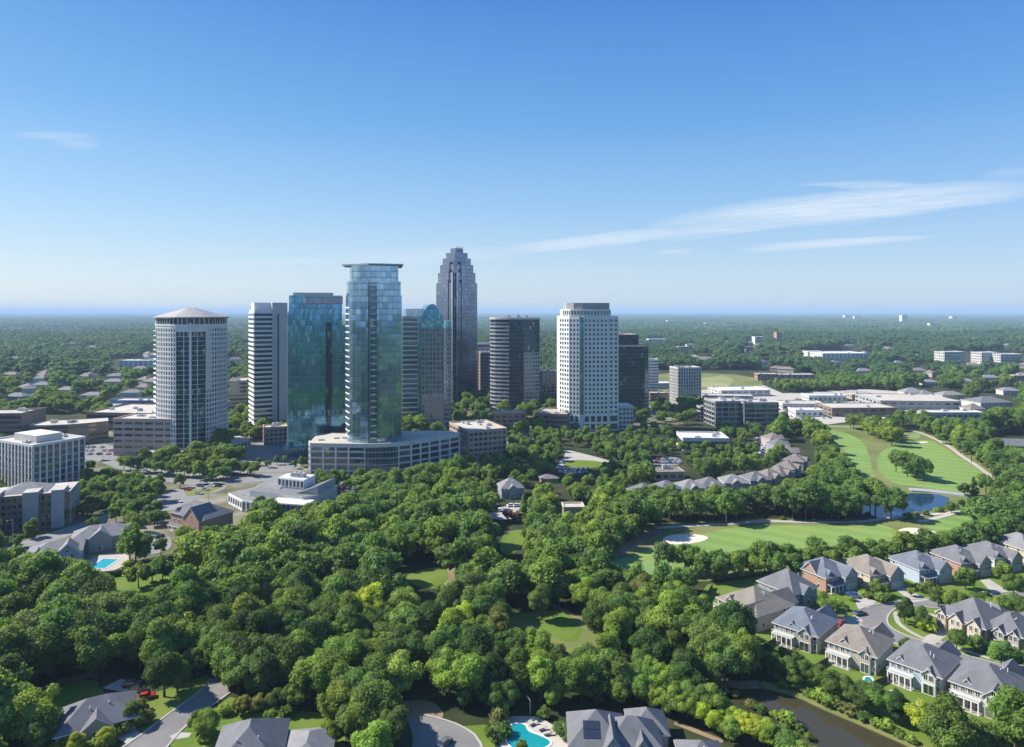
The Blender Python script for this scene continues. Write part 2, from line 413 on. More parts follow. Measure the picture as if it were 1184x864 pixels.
# --- tower A: cream residential tower with hipped roof
def tower_residential():
    r = local_root('residential_tower', 'cream residential tower with hipped taupe roof, leftmost of the tall towers', 'tower', 220, 528)
    half = [(0, 0), (4.5, .8), (10, 2.6), (13.5, 6), (17, 10.5), (20.5, 15.4), (24, 21), (25, 34)]
    poly = half + [(20, 44), (-16, 44)] + [(-a * .9, b) for a, b in reversed(half[1:])]
    z1 = 91.0
    b = MB(); b.prism(poly, 5, z1, M['conc_white'], M['roof_flat']); b.build('body', r)
    kinds = ['skip', 'glassface', 'grid', 'grid', 'grid', 'grid', 'slabs', None, None, None, 'slabs', 'grid', 'grid', 'grid', 'grid', 'glassface', 'skip']
    fr = MB(); W = Wins(r); gl = MB()
    o = dict(wall=M['conc_white'], fh=3.3, bay=2.3, wf=.55, hf=.66, slab=M['conc_white'])
    n = len(poly)
    for i in range(n):
        p0, p1 = poly[i], poly[(i + 1) % n]; k = kinds[i]
        if k in ('glassface', 'skip', 'slabs'):
            L = math.dist(p0, p1)
            gl.fbox(p0, p1, .3 if k != 'slabs' else 1, L - (.3 if k != 'slabs' else 1), 6, z1 - 5, -.1, .12, M['cur_dark'])
            seg_facade(fr, W, p0, p1, 6, z1 - 5, 'slabs', dict(wall=M['conc_white'], fh=3.3, so=1.5 if k == 'slabs' else .22, slab=M['conc_white']))
        elif k == 'grid':
            seg_facade(fr, W, p0, p1, 6, z1 - 2.5, 'grid', o, pr=0 if i < 8 else 1)
    gl.build('bay_glazing', r)
    fr.fbox((-.8, -.35), (.8, -.35), 0, 1.6, 5, z1 + 1, -1, .3, M['conc_white'])
    fr.build('facade_frame', r); W.build()
    # crown loggia, cornice, roof
    c = MB()
    c.prism([(p[0] * 1.02, (p[1] - 20) * 1.02 + 20) for p in poly], z1 - 1.2, z1, M['conc_white'])
    ins = [(p[0] * .95, (p[1] - 20) * .95 + 20) for p in poly]
    c.prism(ins, z1, z1 + 4.2, M['cur_dark'])
    c.build('crown', r)
    for i in range(n):
        p0, p1 = poly[i], poly[(i + 1) % n]; L = math.dist(p0, p1); k = max(1, int(L / 2.6))
        for j in range(k):
            t = (j + .5) / k; x, y = p0[0] + (p1[0] - p0[0]) * t, p0[1] + (p1[1] - p0[1]) * t
            m = MB(); m.cyl(x * .985, (y - 20) * .985 + 20, z1, z1 + 4.2, .55, .55, M['conc_lite'], 6); m.build('column', r)
    e = MB(); ov = [(p[0] * 1.07, (p[1] - 20) * 1.07 + 20) for p in poly]
    e.prism(ov, z1 + 4.2, z1 + 5.0, M['copper'])
    z = z1 + 5.0; A1, A2 = (-2, 20, z + 6.6), (3, 20, z + 6.6); nn = len(ov)
    for i in range(nn):
        a, b2 = ov[i], ov[(i + 1) % nn]; t = A1 if (a[0] + b2[0]) / 2 < 0 else A2
        e.face([(*a, z), (*b2, z), t], M['copper'])
    e.face([(0, ov[0][1], z), A2, A1], M['copper']); e.face([(*ov[9], z), A1, A2], M['copper'])
    e.build('roof', r)
    # podium
    p = MB(); pd = [(-30, 4), (-12, -4), (2, -6.5), (16, -2), (30, 8), (40, 20), (34, 40), (-30, 40)]
    p.prism(pd, 0, 5, M['conc_lite'], M['pave'])
    p.build('podium', r); foot(r, pd, 2)
    fr = MB(); W = Wins(r, 'podium_window')
    for i in range(5): seg_facade(fr, W, pd[i], pd[i + 1], .3, 4.7, 'piers', dict(wall=M['conc_lite'], fh=4.4, bay=4, pw=1))
    fr.build('podium_frame', r); W.build(24)
tower_residential()

# --- tower B: white banded office slab
def tower_banded():
    x, y = G(294, 504)
    r = empty('banded_office_tower', (x, y, 0), R(30), 'white office tower with dark ribbon windows and plain side slab', 'tower')
    u, v, h = 14, 25, 101
    poly = [(0, 0), (u, 0), (u, v), (0, v)]
    b = MB(); b.prism(poly, 8, h, M['conc_white'], M['roof_white']); b.build('body', r)
    fr = MB(); W = Wins(r, 'ribbon_window')
    o = dict(wall=M['conc_white'], fh=3.75, bf=.5)
    seg_facade(fr, W, poly[3], poly[0], 10, h - 2, 'band', o); seg_facade(fr, W, poly[0], poly[1], 10, h - 2, 'band', dict(o, bf=.4), pr=1)
    fr.build('spandrel_bands', r); W.build()
    s = MB(); s.box(u, u + 12, 1, 26, 0, 107, M['conc_lite'], M['roof_white'])
    s.box(1, u - .1, 6, 20, h, 107, M['conc_white'], M['roof_white']); s.build('service_core', r)
    g = MB(); g.box(u + 4, u + 5.4, .88, .99, 8, 98, M['glassA']); g.build('core_window_strip', r)
    p = MB(); p.box(-4, 30, -5, 30, 0, 8, M['conc_lite'], M['roof_beige']); p.build('podium', r)
    fr = MB(); W = Wins(r, 'podium_window'); pp = [(-4, 30), (-4, -5), (30, -5)]
    for i in range(2): seg_facade(fr, W, pp[i], pp[i + 1], .4, 7.6, 'grid', dict(wall=M['conc_lite'], fh=3.6, bay=4, wf=.7, hf=.6))
    fr.build('podium_frame', r); W.build(60)
    foot(r, [(-4, -5), (30, -5), (30, 30), (-4, 30)], 3)
tower_banded()

# --- tower C: teal glass slab
def tower_teal():
    x, y = G(333, 528)
    r = empty('teal_glass_tower', (x, y, 0), R(14), 'broad teal glass office slab left of the slab-roofed tower', 'tower')
    def gb(name, *a, m='cur_teal'): b = MB(); b.box(*a, M[m], M['roof_flat']); return b.build(name, r)
    gb('body', 0, 36, 0, 22, 0, 100); gb('upper_storeys', .6, 36.2, .6, 21.4, 100, 111)
    gb('side_glazing', -.5, 0.0, .3, 21.5, 4, 99, m='cur_silver')
    fr = MB(); seg_facade(fr, None, (-.5, 21.5), (-.5, .3), 4, 88, 'slabs', dict(wall=M['conc_lite'], fh=3.9, so=.35)); fr.build('floor_bands', r)
    gb('projecting_bay', 25, 29, -1.6, 0, 6, 92, m='cur_dark'); gb('projecting_bay', 31, 35, -1.6, 0, 6, 88, m='cur_teal'); gb('stepped_bay', 30, 45, 3, 20, 0, 90, m='cur_teal')
    gb('crown_band', 10, 36.6, .2, .6, 105, 110.2, m='cur_steel')
    gb('podium', -3, 44, -4, 26, 0, 6, m='cur_pod'); foot(r, [(-3, -4), (44, -4), (44, 26), (-3, 26)], 3)
    m = MB(); m.box(3, 30, 3, 18, 111, 113, M['metal']); m.build('roof_plant', r)
tower_teal()

# --- tower D: blue glass tower with flat slab roof on a car park podium
def arc(cx, cy, rx, ry, a0, a1, n):
    return [(cx + rx * math.cos(R(a0 + (a1 - a0) * k / n)), cy + ry * math.sin(R(a0 + (a1 - a0) * k / n))) for k in range(n + 1)]
def tower_slabroof():
    x, y = G(430, 545)
    r = empty('slab_roof_tower', (x, y, 0), math.atan2(-x, y), 'tall blue glass tower with overhanging flat roof slab', 'tower')
    left = [(-16.5, 17), (-14.8, 9), (-12, 4.6), (-7, 1.8), (-2.2, .2)]         # curved bay
    body = left + [(-1.5, 1.5), (4.2, 1.5), (4.2, .0), (14, 1.5), (18.6, 5), (19, 30), (-16, 30)]
    b = MB(); b.prism(body, 0, 110, M['cur_blue'], M['roof_flat']); b.build('body', r)
    top1 = [(p[0] * .97, (p[1] - 17) * .97 + 17) for p in body]
    b = MB(); b.prism(top1, 110, 119, M['cur_blue'], M['roof_flat']); b.build('setback_storeys', r)
    top2 = [(-14, 17), (-12.6, 9), (-9, 4.6), (-3, 2.6), (4, 2.4)] + [(16.5, 5), (16.5, 28), (-14, 28)]
    b = MB(); b.prism(top2, 119, 129, M['cur_blue'], M['roof_flat']); b.build('crown', r)
    b = MB(); b.prism([(-18.5, 14), (-2, 1.0), (4, .5), (19.5, 3), (19.5, 30), (-17, 30)], 129, 130.0, M['copper'], M['roof_flat']); b.build('roof_slab', r)
    g = MB(); g.box(-1.2, 3.2, .9, 1.5, 18, 116, M['cur_pod']); g.build('recessed_bay', r)
    fr = MB(); 
    for j in range(26):
        z = 20 + j * 3.9
        if j < 22: fr.fbox(left[0], left[1], 0, math.dist(left[0], left[1]), z, z + .8, -.1, .2, M['conc_white']); fr.fbox(left[1], left[2], 0, 2.2, z, z + .8, -.1, .2, M['conc_white'])
        fr.fbox((-1.4, .9), (4.1, .9), .6, 4.2, z, z + .9, -.1, .5, M['conc_lite'])
    fr.build('floor_bands', r)
    for xx in (-12, 4, 15):
        m = MB(); m.box(xx, xx + .35, 1.2 if xx > 0 else 4.5, 3, 20, 108, M['metal_dark']); 
    # podium: curved car park
    R_ = [(-38, 9), (-33, 1)] 
    pl = [(-38.5, 11), (-37, 3.0), (-14, -3.5), (-4, -6), (6, -7), (16, -6.2), (24, -3), (36, 4), (50, 13), (57, 19), (57, 27), (50, 36), (-10, 46), (-36, 40)]
    hz = 17.5
    b = MB(); b.prism(pl, 0, hz, M['cur_pod'], M['roof_beige']); b.build('podium', r)
    fr = MB(); W = Wins(r, 'podium_opening')
    for i in range(10):
        p0, p1 = pl[i], pl[i + 1]; L = math.dist(p0, p1)
        glassy = i in (3, 4)
        fr.fbox(p0, p1, 0, L, hz - 1.4, hz + 1.1, -.4, .55, M['conc_lite'])
        for j in range(4):
            z = 1.2 + j * 3.9
            fr.fbox(p0, p1, 0, L, z, z + (.35 if glassy else 1.15), -.1, .32, M['conc_lite'])
        if not glassy:
            k = max(1, round(L / 7)); 
            for t in range(k + 1):
                s = L * t / k; fr.fbox(p0, p1, max(.02, s - .45), min(L - .02, s + .45), 0, hz - 1.4, -.1, .7, M['conc_white'])
            for j in range(4):
                for t in range(k): W.add(p0, p1, L * (t + .5) / k, 2.4 + j * 3.9, L / k - 1.0, 2.6, M['glassA'], pr=0)
    fr.build('podium_frame', r); W.build(100)
    # roof garden planters
    rr = random.Random(5)
    for k in range(9):
        xx, yy = rr.uniform(-34, -18) if k < 3 else rr.uniform(22, 50), rr.uniform(8, 24)
        m = MB(); w = rr.uniform(2, 4); m.box(xx, xx + w, yy, yy + 1.2, hz + .003, hz + .9, M['conc_lite']); m.build('planter', r)
    foot(r, pl, 2)
    return r
TD = tower_slabroof()

# --- tower E: arched sea-green tower
def tower_arched():
    x, y = G(487, 499)
    r = empty('arched_glass_tower', (x, y, 0), R(16), 'sea green glass tower with barrel-arched gable in front of the stepped tower', 'tower')
    # left banded wing
    b = MB(); b.box(-15, 6, 4, 28, 0, 96, M['cur_arch'], M['roof_flat']); b.build('banded_wing', r)
    fr = MB(); W = Wins(r, 'ribbon_window'); seg_facade(fr, W, (-15, 4), (-2.5, 4), 4, 95, 'band', dict(wall=M['conc_white'], fh=3.9, bf=.26, glass=M['glassB'])); fr.build('spandrel_bands', r); W.build()
    b = MB(); b.box(-12, 6, 7, 26, 96, 102, M['cur_silver'], M['roof_flat']); b.build('penthouse', r)
    poly = [(0, 0), (19, 0), (24, 4), (27, 8), (27, 28), (0, 28)]
    b = MB(); b.prism(poly, 0, 92, M['cur_arch'], M['roof_flat']); b.build('body', r)
    fr = MB(); W = Wins(r)
    for i in range(3): seg_facade(fr, W, poly[i], poly[i + 1], 3, 86, 'grid', dict(wall=M['conc_grey'], fh=3.9, bay=3.1, wf=.66, hf=.68, glass=M['glassB']), pr=i)
    fr.build('facade_frame', r); W.build()
    # barrel arch running back
    a = MB(); n = 12; cx, rw = 9.5, 9.5
    prof = [(19, 92), (17.6, 96), (15.4, 100), (12.8, 104), (11, 106), (8.4, 106), (5.6, 104.4), (2.8, 101), (.9, 97), (0, 92)]; n = 9
    for k in range(n):
        (xa, za), (xb, zb) = prof[k], prof[k + 1]
        a.face([(xa, .05, za), (xa, 27, za), (xb, 27, zb), (xb, .05, zb)][::-1], M['cur_teal'], [(k * 2, 0), (k * 2, 27), (k * 2 + 2, 27), (k * 2 + 2, 0)])
    for yy in (.05, 27):
        for k in range(n):
            (xa, za), (xb, zb) = prof[k], prof[k + 1]
            a.face([(xa, yy, 92), (xb, yy, 92), (xb, yy, zb), (xa, yy, za)], M['cur_teal'], [(xa, 92), (xb, 92), (xb, zb), (xa, za)])
    a.build('barrel_roof', r)
    foot(r, [(-15, 0), (27, 0), (27, 28), (-15, 28)], 3)
tower_arched()

# --- tower F: stepped steel-grey skyscraper
def tower_stepped():
    x, y = G(525, 471)
    r = empty('stepped_skyscraper', (x, y, 0), math.atan2(-x, y) + R(38), 'tallest grey skyscraper tapering in steps to a small crown', 'skyscraper')
    cx = cy = 17.0
    steps = [(16.6, 0, 130), (15.2, 130, 141), (13.4, 141, 149.5), (11.4, 149.5, 156.5), (8.8, 156.5, 162.5)]
    b = MB()
    for w, z0, z1 in steps:
        c = w * .12
        poly = [(cx - w + c, cy - w), (cx + w - c, cy - w), (cx + w, cy - w + c), (cx + w, cy + w - c), (cx + w - c, cy + w), (cx - w + c, cy + w), (cx - w, cy + w - c), (cx - w, cy - w + c)]
        b.prism(poly, z0, z1, M['cur_steel'], M['granite'])
    b.build('body', r)
    for sx, w, zt in ((-1, 16.9, 150), (1, 16.9, 150)):
        pass
    for k, (w, z0, z1) in enumerate(steps[:3]):     # projecting bays, higher than the shoulder beside them
        for side in (0, 3):
            q = MB(); hw = w * .42; zz = min(z1 + 3, 163)
            if side == 0: q.box(cx - hw, cx + hw, cy - w - .8, cy - w + .5, z0, zz, M['cur_steel'], M['granite'])
            else: q.box(cx - w - .8, cx - w + .5, cy - hw, cy + hw, z0, zz, M['cur_steel'], M['granite'])
            q.build('projecting_bay', r)
    d = MB(); d.box(.4, 5.0, -.5, 5, 0, 140, M['cur_dark'], M['granite']); d.build('dark_corner_bay', r)
    d = MB(); d.box(-.8, .2, 1.5, 3.5, 0, 140, M['cur_silver']); d.box(2.2, 3.4, -1.7, -.9, 0, 140, M['cur_silver']); d.build('corner_fin', r)
    c = MB(); c.box(cx - 4.8, cx + 4.8, cy - 4.8, cy + 4.8, 162.5, 167.5, M['cur_steel'], M['granite'])
    c.build('crown', r)
    for k in range(5):
        m = MB(); xx = cx - 4 + k * 2; m.box(xx - .25, xx + .25, cy - 5.4, cy - 4.8, 162, 169.3, M['granite']); m.build('crown_fin', r)
    foot(r, [(0, 0), (34, 0), (34, 34), (0, 34)], 3)
tower_stepped()

# --- tower H: dark bowed banded tower
def tower_bowed():
    x, y = G(596, 480)
    r = empty('bowed_banded_tower', (x, y, 0), R(2), 'dark office tower with a curved banded left half, right of the skyscraper', 'tower')
    left = [(-24, 14), (-22.6, 9), (-19, 5.4), (-14, 2.8), (-9, 1.0)]
    poly = left + [(-6, 0), (6, 0), (8, 3), (24, 9), (24, 40), (-24, 40)]
    b = MB(); b.prism(poly, 0, 92, M['cur_dark'], M['roof_dirty']); b.build('body', r)
    fr = MB(); W = Wins(r, 'ribbon_window')
    for i in range(5): seg_facade(fr, W, poly[i], poly[i + 1], 3, 89, 'band', dict(wall=M['granite'], fh=3.75, bf=.42), pr=0)
    seg_facade(fr, W, (-6, 0), (6, 0), 3, 86, 'slabs', dict(wall=M['bronze'], fh=3.75, so=.3))
    seg_facade(fr, W, (8, 3), (24, 9), 3, 60, 'grid', dict(wall=M['granite'], fh=3.75, bay=2.6, wf=.6, hf=.6), pr=1)
    seg_facade(fr, W, (8, 3), (24, 9), 60, 89, 'slabs', dict(wall=M['bronze'], fh=3.75, so=.3))
    fr.build('spandrel_bands', r); W.build()
    c = MB(); c.prism([(p[0] * 1.02, (p[1] - 20) * 1.02 + 20) for p in poly], 92, 94, M['conc_lite'], M['roof_dirty']); c.build('parapet', r)
    roof_gear(r, -14, 14, 10, 30, 94, 6, 3); foot(r, [(-24, 0), (24, 0), (24, 40), (-24, 40)], 3)
tower_bowed()

# --- tower I: white gridded tower
def tower_white():
    x, y = G(670, 499)
    r = empty('white_gridded_tower', (x, y, 0), R(4), 'white tower with square punched windows and grey penthouse, right of the bowed tower', 'tower')
    poly = [(-14.5, 15), (-8, 3.5), (0, 0), (1.8, .9), (3.6, 0), (24, 0), (25.2, 1.6), (33, 1.6), (34.5, 12), (34.5, 32), (-14.5, 32)]
    b = MB(); b.prism(poly, 0, 96, M['conc_white'], M['roof_flat']); b.build('body', r)
    fr = MB(); W = Wins(r)
    o = dict(wall=M['conc_white'], fh=3.75, bay=3.3, wf=.5, hf=.52)
    for i, pr in ((0, 1), (1, 0), (4, 0), (6, 1), (7, 2)): seg_facade(fr, W, poly[i], poly[i + 1], 14, 94, 'grid', o, pr=pr)
    for i in (0, 1, 4, 6): seg_facade(fr, W, poly[i], poly[i + 1], .5, 13.5, 'piers', dict(wall=M['conc_white'], fh=6.5, bay=5.5, pw=1.5), pr=3)
    fr.build('facade_frame', r); W.build()
    g = MB(); g.fbox(poly[2], poly[3], .2, 1.8, 14, 95, -.1, .12, M['cur_teal']); g.fbox(poly[3], poly[4], .2, 1.8, 14, 95, -.1, .12, M['cur_teal']); g.build('corner_glazing', r)
    p1 = [(-12, 13), (-6.5, 4.5), (1, 2), (23, 2), (27, 5), (27, 30), (-12, 30)]
    c = MB(); c.prism(p1, 96, 101.5, M['conc_white'], M['roof_flat']); c.build('penthouse', r)
    fr = MB(); W = Wins(r, 'penthouse_window')
    for i in (0, 1, 2, 3): seg_facade(fr, W, p1[i], p1[i + 1], 96.5, 101, 'piers', dict(wall=M['conc_white'], fh=4.5, bay=2.7, pw=.9))
    fr.build('penthouse_frame', r); W.build(40)
    c = MB(); c.prism([(-9, 12), (-4, 6), (3, 3.5), (26, 3.5), (26, 28), (-9, 28)], 101.5, 107, M['conc_grey'], M['roof_flat']); c.build('plant_screen', r)
    w = MB(); w.box(-22, -14.5, 8, 26, 0, 13, M['conc_white'], M['roof_beige']); w.build('entrance_wing', r)
    fr = MB(); W = Wins(r, 'entrance_window'); seg_facade(fr, W, (-22, 8), (-14.6, 8), .5, 12.5, 'piers', dict(wall=M['conc_white'], fh=12, bay=2.4, pw=.8)); seg_facade(fr, W, (-22, 26), (-22, 8), .5, 12.5, 'piers', dict(wall=M['conc_white'], fh=12, bay=3, pw=.8)); fr.build('entrance_frame', r); W.build()
    w = MB(); w.box(34.5, 47, 6, 26, 0, 20, M['conc_lite'], M['roof_white']); w.build('side_wing', r)
    fr = MB(); W = Wins(r, 'side_window'); seg_facade(fr, W, (34.6, 6), (47, 6), .5, 19, 'grid', dict(wall=M['conc_lite'], fh=3.8, bay=3, wf=.6, hf=.55)); fr.build('side_frame', r); W.build(60)
    foot(r, [(-22, 0), (47, 0), (47, 32), (-22, 32)], 3)
tower_white()

# --- tower J: dark glass tower
def tower_dark():
    x, y = G(714, 478)
    r = empty('dark_glass_tower', (x, y, 0), R(3), 'black glass tower directly right of the white gridded tower', 'tower')
    b = MB(); b.prism([(-10, 0), (27, 0), (32, 5), (32, 36), (-10, 36)], 0, 66, M['cur_dark'], M['roof_dirty']); b.build('body', r)
    b = MB(); b.box(-8, 22, 5, 34, 66, 77, M['cur_dark'], M['roof_dirty']); b.build('upper_storeys', r)
    c = MB(); c.prism([(-10.4, -.4), (27.2, -.4), (32.4, 4.8), (32.4, 36), (-10.4, 36)], 65.2, 66.6, M['conc_pink'], M['roof_dirty']); c.build('parapet', r)
    fr = MB(); W = Wins(r, 'ribbon_window')
    seg_facade(fr, W, (-10, 0), (27, 0), 2, 62, 'slabs', dict(wall=M['bronze'], fh=3.75, so=.25)); seg_facade(fr, W, (27, 0), (32, 5), 2, 42, 'band', dict(wall=M['conc_pink'], fh=3.75, bf=.5))
    fr.build('floor_bands', r); W.build(); roof_gear(r, -5, 20, 8, 30, 77, 4, 8); foot(r, [(-10, 0), (32, 0), (32, 36), (-10, 36)], 3)
tower_dark()

W_, L_ = M['conc_white'], M['conc_lite']
# mid-rise and low buildings of the town
block('apartment_block', 'grey condominium slab with vertical balcony stacks beyond the dark tower', 'apartment block', (784, 470), 12, 26, 20, 40, ('piers', 'piers', None, 'piers'), M['conc_lite'], o=dict(fh=3.4, bay=2.9, pw=1.1), gear=6)
block('apartment_block', 'small white tower block just right of the black glass tower', 'apartment block', (747, 457), 5, 15, 12, 42, ('band', 'rect', None, 'rect'), M['conc_white'], o=dict(fh=3.6, bay=5, bf=.6), gear=2)
block('office_building', 'pink mid-rise with pale top floor between the bowed and white towers', 'office building', (627, 470), 4, 26, 20, 36, ('piers', None, None, 'piers'), M['conc_pink'], o=dict(fh=3.6, bay=4, pw=1.5), gear=4)
block('apartment_block', 'tall pinkish block with white crown right behind the stepped skyscraper', 'apartment block', (556, 465), 8, 15, 18, 54, ('piers', 'piers', None, 'piers'), M['conc_pink'], 'roof_white', o=dict(fh=3.5, bay=3.2, pw=1.4), gear=3)
block('office_building', 'white-topped slab behind the pinkish block by the skyscraper', 'office building', (548, 460), 5, 30, 14, 62, ('band', None, None, 'band'), M['conc_white'], 'roof_white', o=dict(fh=3.6, bf=.5), gear=3)
block('glass_office_block', 'grey-blue glass mid-rise between the hip-roofed and banded towers', 'office building', (266, 487), 18, 14, 30, 36, ('band', None, None, 'band'), M['conc_pink'], 'roof_beige', o=dict(fh=3.6, bf=.35), body=M['cur_pod'], gear=3)
block('office_building', 'low office slab with beige bands behind the hip-roofed tower', 'office building', (270, 466), 12, 16, 16, 24, ('band', None, None, 'band'), M['conc_tan'], 'roof_beige', o=dict(fh=3.6, bf=.5), gear=2)
block('brown_office_building', 'low brown banded office building left of the white gridded tower', 'office building', (619, 500), -14, 26, 34, 15, ('band', None, None, 'band'), M['conc_brown'], 'roof_dirty', o=dict(fh=3.7, bf=.5), gear=3)
block('brick_building', 'low dark brick building at the foot of the skyscraper', 'building', (572, 500), 6, 26, 18, 15, ('rect', 'rect', None, 'rect'), M['brick'], 'roof_dirty', o=dict(fh=4, bay=5), gear=3)
block('parking_garage', 'low beige garage with gridded openings behind the curved podium', 'parking garage', (542, 530), 24, 28, 40, 18, ('grid', None, None, 'grid'), M['conc_tan'], 'roof_beige', o=dict(fh=3.6, bay=3.4, wf=.66, hf=.5), gear=7)
block('low_office_building', 'small pale office wing with window rows beside the banded tower', 'office building', (306, 516), 24, 16, 14, 13, ('grid', None, None, 'grid'), M['conc_tan'], 'roof_beige', o=dict(fh=3.3, bay=3, wf=.6, hf=.5), gear=2)
# left group
block('white_pier_office', 'white office block with tall vertical piers at the left edge', 'office building', (38, 571), 63, 28, 40, 26, ('piers', None, None, 'piers'), M['conc_white'], 'roof_beige', o=dict(fh=3.6, bay=3.4, pw=.8, sp=M['conc_grey']), gear=7,
      extra=lambda r, p: (lambda b: (b.box(6, 20, 8, 30, 26, 30, M['conc_lite'], M['roof_white']), b.build('penthouse', r)))(MB()))
block('tan_office_building', 'tan office building with ribbon windows left of the hip-roofed tower', 'office building', (131, 527), -4, 44, 26, 25, ('rect', None, None, None), M['conc_pink'], 'roof_flat', o=dict(fh=4.2, bay=7.5, wf=.8, hf=.38), gear=4)
block('brown_block', 'brownish block with white roof cut by the left frame edge', 'office building', (8, 511), -10, 9, 26, 22, ('rect', None, None, 'band'), M['conc_brown'], 'roof_flat', o=dict(fh=3.6, bay=4), gear=1)
block('brown_block', 'brownish block behind the white pier office, farthest left', 'office building', (-52, 516), 6, 46, 24, 23, ('band', None, None, None), M['conc_brown'], 'roof_flat', o=dict(fh=3.6, bf=.5), gear=3)
def curved_office():
    x, y = G(28, 515)
    r = empty('curved_office_building', (x, y, 0), R(4), 'long curved brown office building with beige roof at left', 'office building')
    pl = [(0, 6), (4, 0), (16, -1), (30, 2), (42, 8), (52, 17), (44, 32), (20, 22), (2, 18)]
    b = MB(); b.prism(pl, 0, 15, M['conc_brown'], M['roof_beige']); b.build('body', r)
    fr = MB(); W = Wins(r)
    for i in range(5): seg_facade(fr, W, pl[i], pl[i + 1], .5, 14.6, 'band', dict(wall=M['conc_brown'], fh=3.7, bf=.45))
    fr.build('spandrel_bands', r); W.build(); roof_gear(r, 8, 34, 6, 14, 15, 4, 4); foot(r, pl, 3)
curved_office()
block('tan_flat_building', 'long flat-roofed tan building behind the curved office', 'office building', (100, 497), -6, 62, 55, 14, ('band', None, None, 'band'), M['conc_brown'], 'roof_beige', o=dict(fh=4, bf=.5), gear=8)
block('blue_roof_building', 'long low building with bright blue wall in front of the left woods', 'warehouse', (128, 474), -3, 55, 20, 9, ('band', None, None, None), M['blue_roof'], 'roof_beige', o=dict(fh=9, bf=.2), gear=3)
block('low_store', 'flat white low building beside the blue one', 'store', (108, 477), -3, 20, 14, 6, ('rect', None, None, None), M['conc_white'], 'roof_white', o=dict(fh=6, bay=4), gear=1)
def pyramid_block():
    x, y = G(6, 618)
    r = empty('apartment_building', (x, y, 0), R(22), 'grey apartment building with stepped towers and low pyramid roof at lower left', 'apartment block')
    G_ = M['conc_grey']
    b = MB(); b.box(-24, 24, 4, 24, 0, 16, M['conc_brown'], M['roof_beige']); b.build('body', r)
    for xx, w, d in ((-22, 6, 2), (-8, 5, 3), (6, 6, 2.5), (17, 5, 2)):
        q = MB(); q.box(xx, xx + w, 4 - d, 12, 0, 17.5, G_, M['roof_flat']); q.build('stair_tower', r)
    fr = MB(); W = Wins(r)
    for a, b_ in ((-15.8, -8.2), (-2.8, 5.8), (12.2, 16.8)):
        seg_facade(fr, W, (a, 4), (b_, 4), .5, 15.5, 'grid', dict(wall=M['conc_brown'], fh=3.2, bay=2.4, wf=.6, hf=.55))
    seg_facade(fr, W, (24, 4), (24, 24), .5, 15.5, 'grid', dict(wall=G_, fh=3.2, bay=3, wf=.5, hf=.5), pr=1); seg_facade(fr, W, (-24, 24), (-24, 4), .5, 15.5, 'grid', dict(wall=G_, fh=3.2, bay=3, wf=.5, hf=.5), pr=1)
    fr.build('facade_frame', r); W.build()
    p = MB(); hip(p, -4, 14, 7, 22, 16.3, 3.4, .4, M['r_lite']); p.build('roof', r); foot(r, [(-24, 1), (24, 1), (24, 24), (-24, 24)], 3)

# ------------------------------------------------------------------ roofs and houses
def hip(b, x0, x1, y0, y1, z, h, ov, m, trim=None):
    x0 -= ov; x1 += ov; y0 -= ov; y1 += ov; t = .22
    b.prism([(x0, y0), (x1, y0), (x1, y1), (x0, y1)], z - t, z, trim or M['trim'], top=False)
    w, d = x1 - x0, y1 - y0
    if w >= d: r0, r1 = (x0 + d / 2, (y0 + y1) / 2, z + h), (x1 - d / 2, (y0 + y1) / 2, z + h)
    else: r0, r1 = ((x0 + x1) / 2, y0 + w / 2, z + h), ((x0 + x1) / 2, y1 - w / 2, z + h)
    A, B, C, D = (x0, y0, z), (x1, y0, z), (x1, y1, z), (x0, y1, z)
    if w >= d:
        b.face([A, B, r1, r0], m); b.face([C, D, r0, r1], m); b.face([B, C, r1], m); b.face([D, A, r0], m)
    else:
        b.face([B, C, r1, r0], m); b.face([D, A, r0, r1], m); b.face([A, B, r0], m); b.face([C, D, r1], m)
def gable(b, x0, x1, y0, y1, z, h, ov, m, axis='y', wall=None, trim=None):
    """gable roof, ridge along axis; wall fills the end triangles"""
    trim = trim or M['trim']; t = .2
    def V(x, y, zz): return (x, y, zz) if axis == 'y' else (y, x, zz)
    if axis == 'x': x0, x1, y0, y1 = y0, y1, x0, x1
    c = (x0 + x1) / 2; k = h / ((x1 - x0) / 2); e = ov
    ya, yb = y0 - ov, y1 + ov * .0
    for sgn, xe in ((-1, x0 - e), (1, x1 + e)):
        ze = z - k * e
        q = [V(xe, ya, ze), V(c, ya, z + h), V(c, yb, z + h), V(xe, yb, ze)]
        b.face(q, m)
        ql = [(p[0], p[1], p[2] - t) for p in q]; b.face(ql, trim)
        b.face([q[0], q[1], ql[1], ql[0]], trim); b.face([q[0], q[3], ql[3], ql[0]], trim); b.face([q[2], q[3], ql[3], ql[2]], trim)
    if wall:
        for yy in (y0, y1 - .05): b.face([V(x0, yy, z - .05), V(x1, yy, z - .05), V(c, yy, z + h - .05)], wall)
pyramid_block()

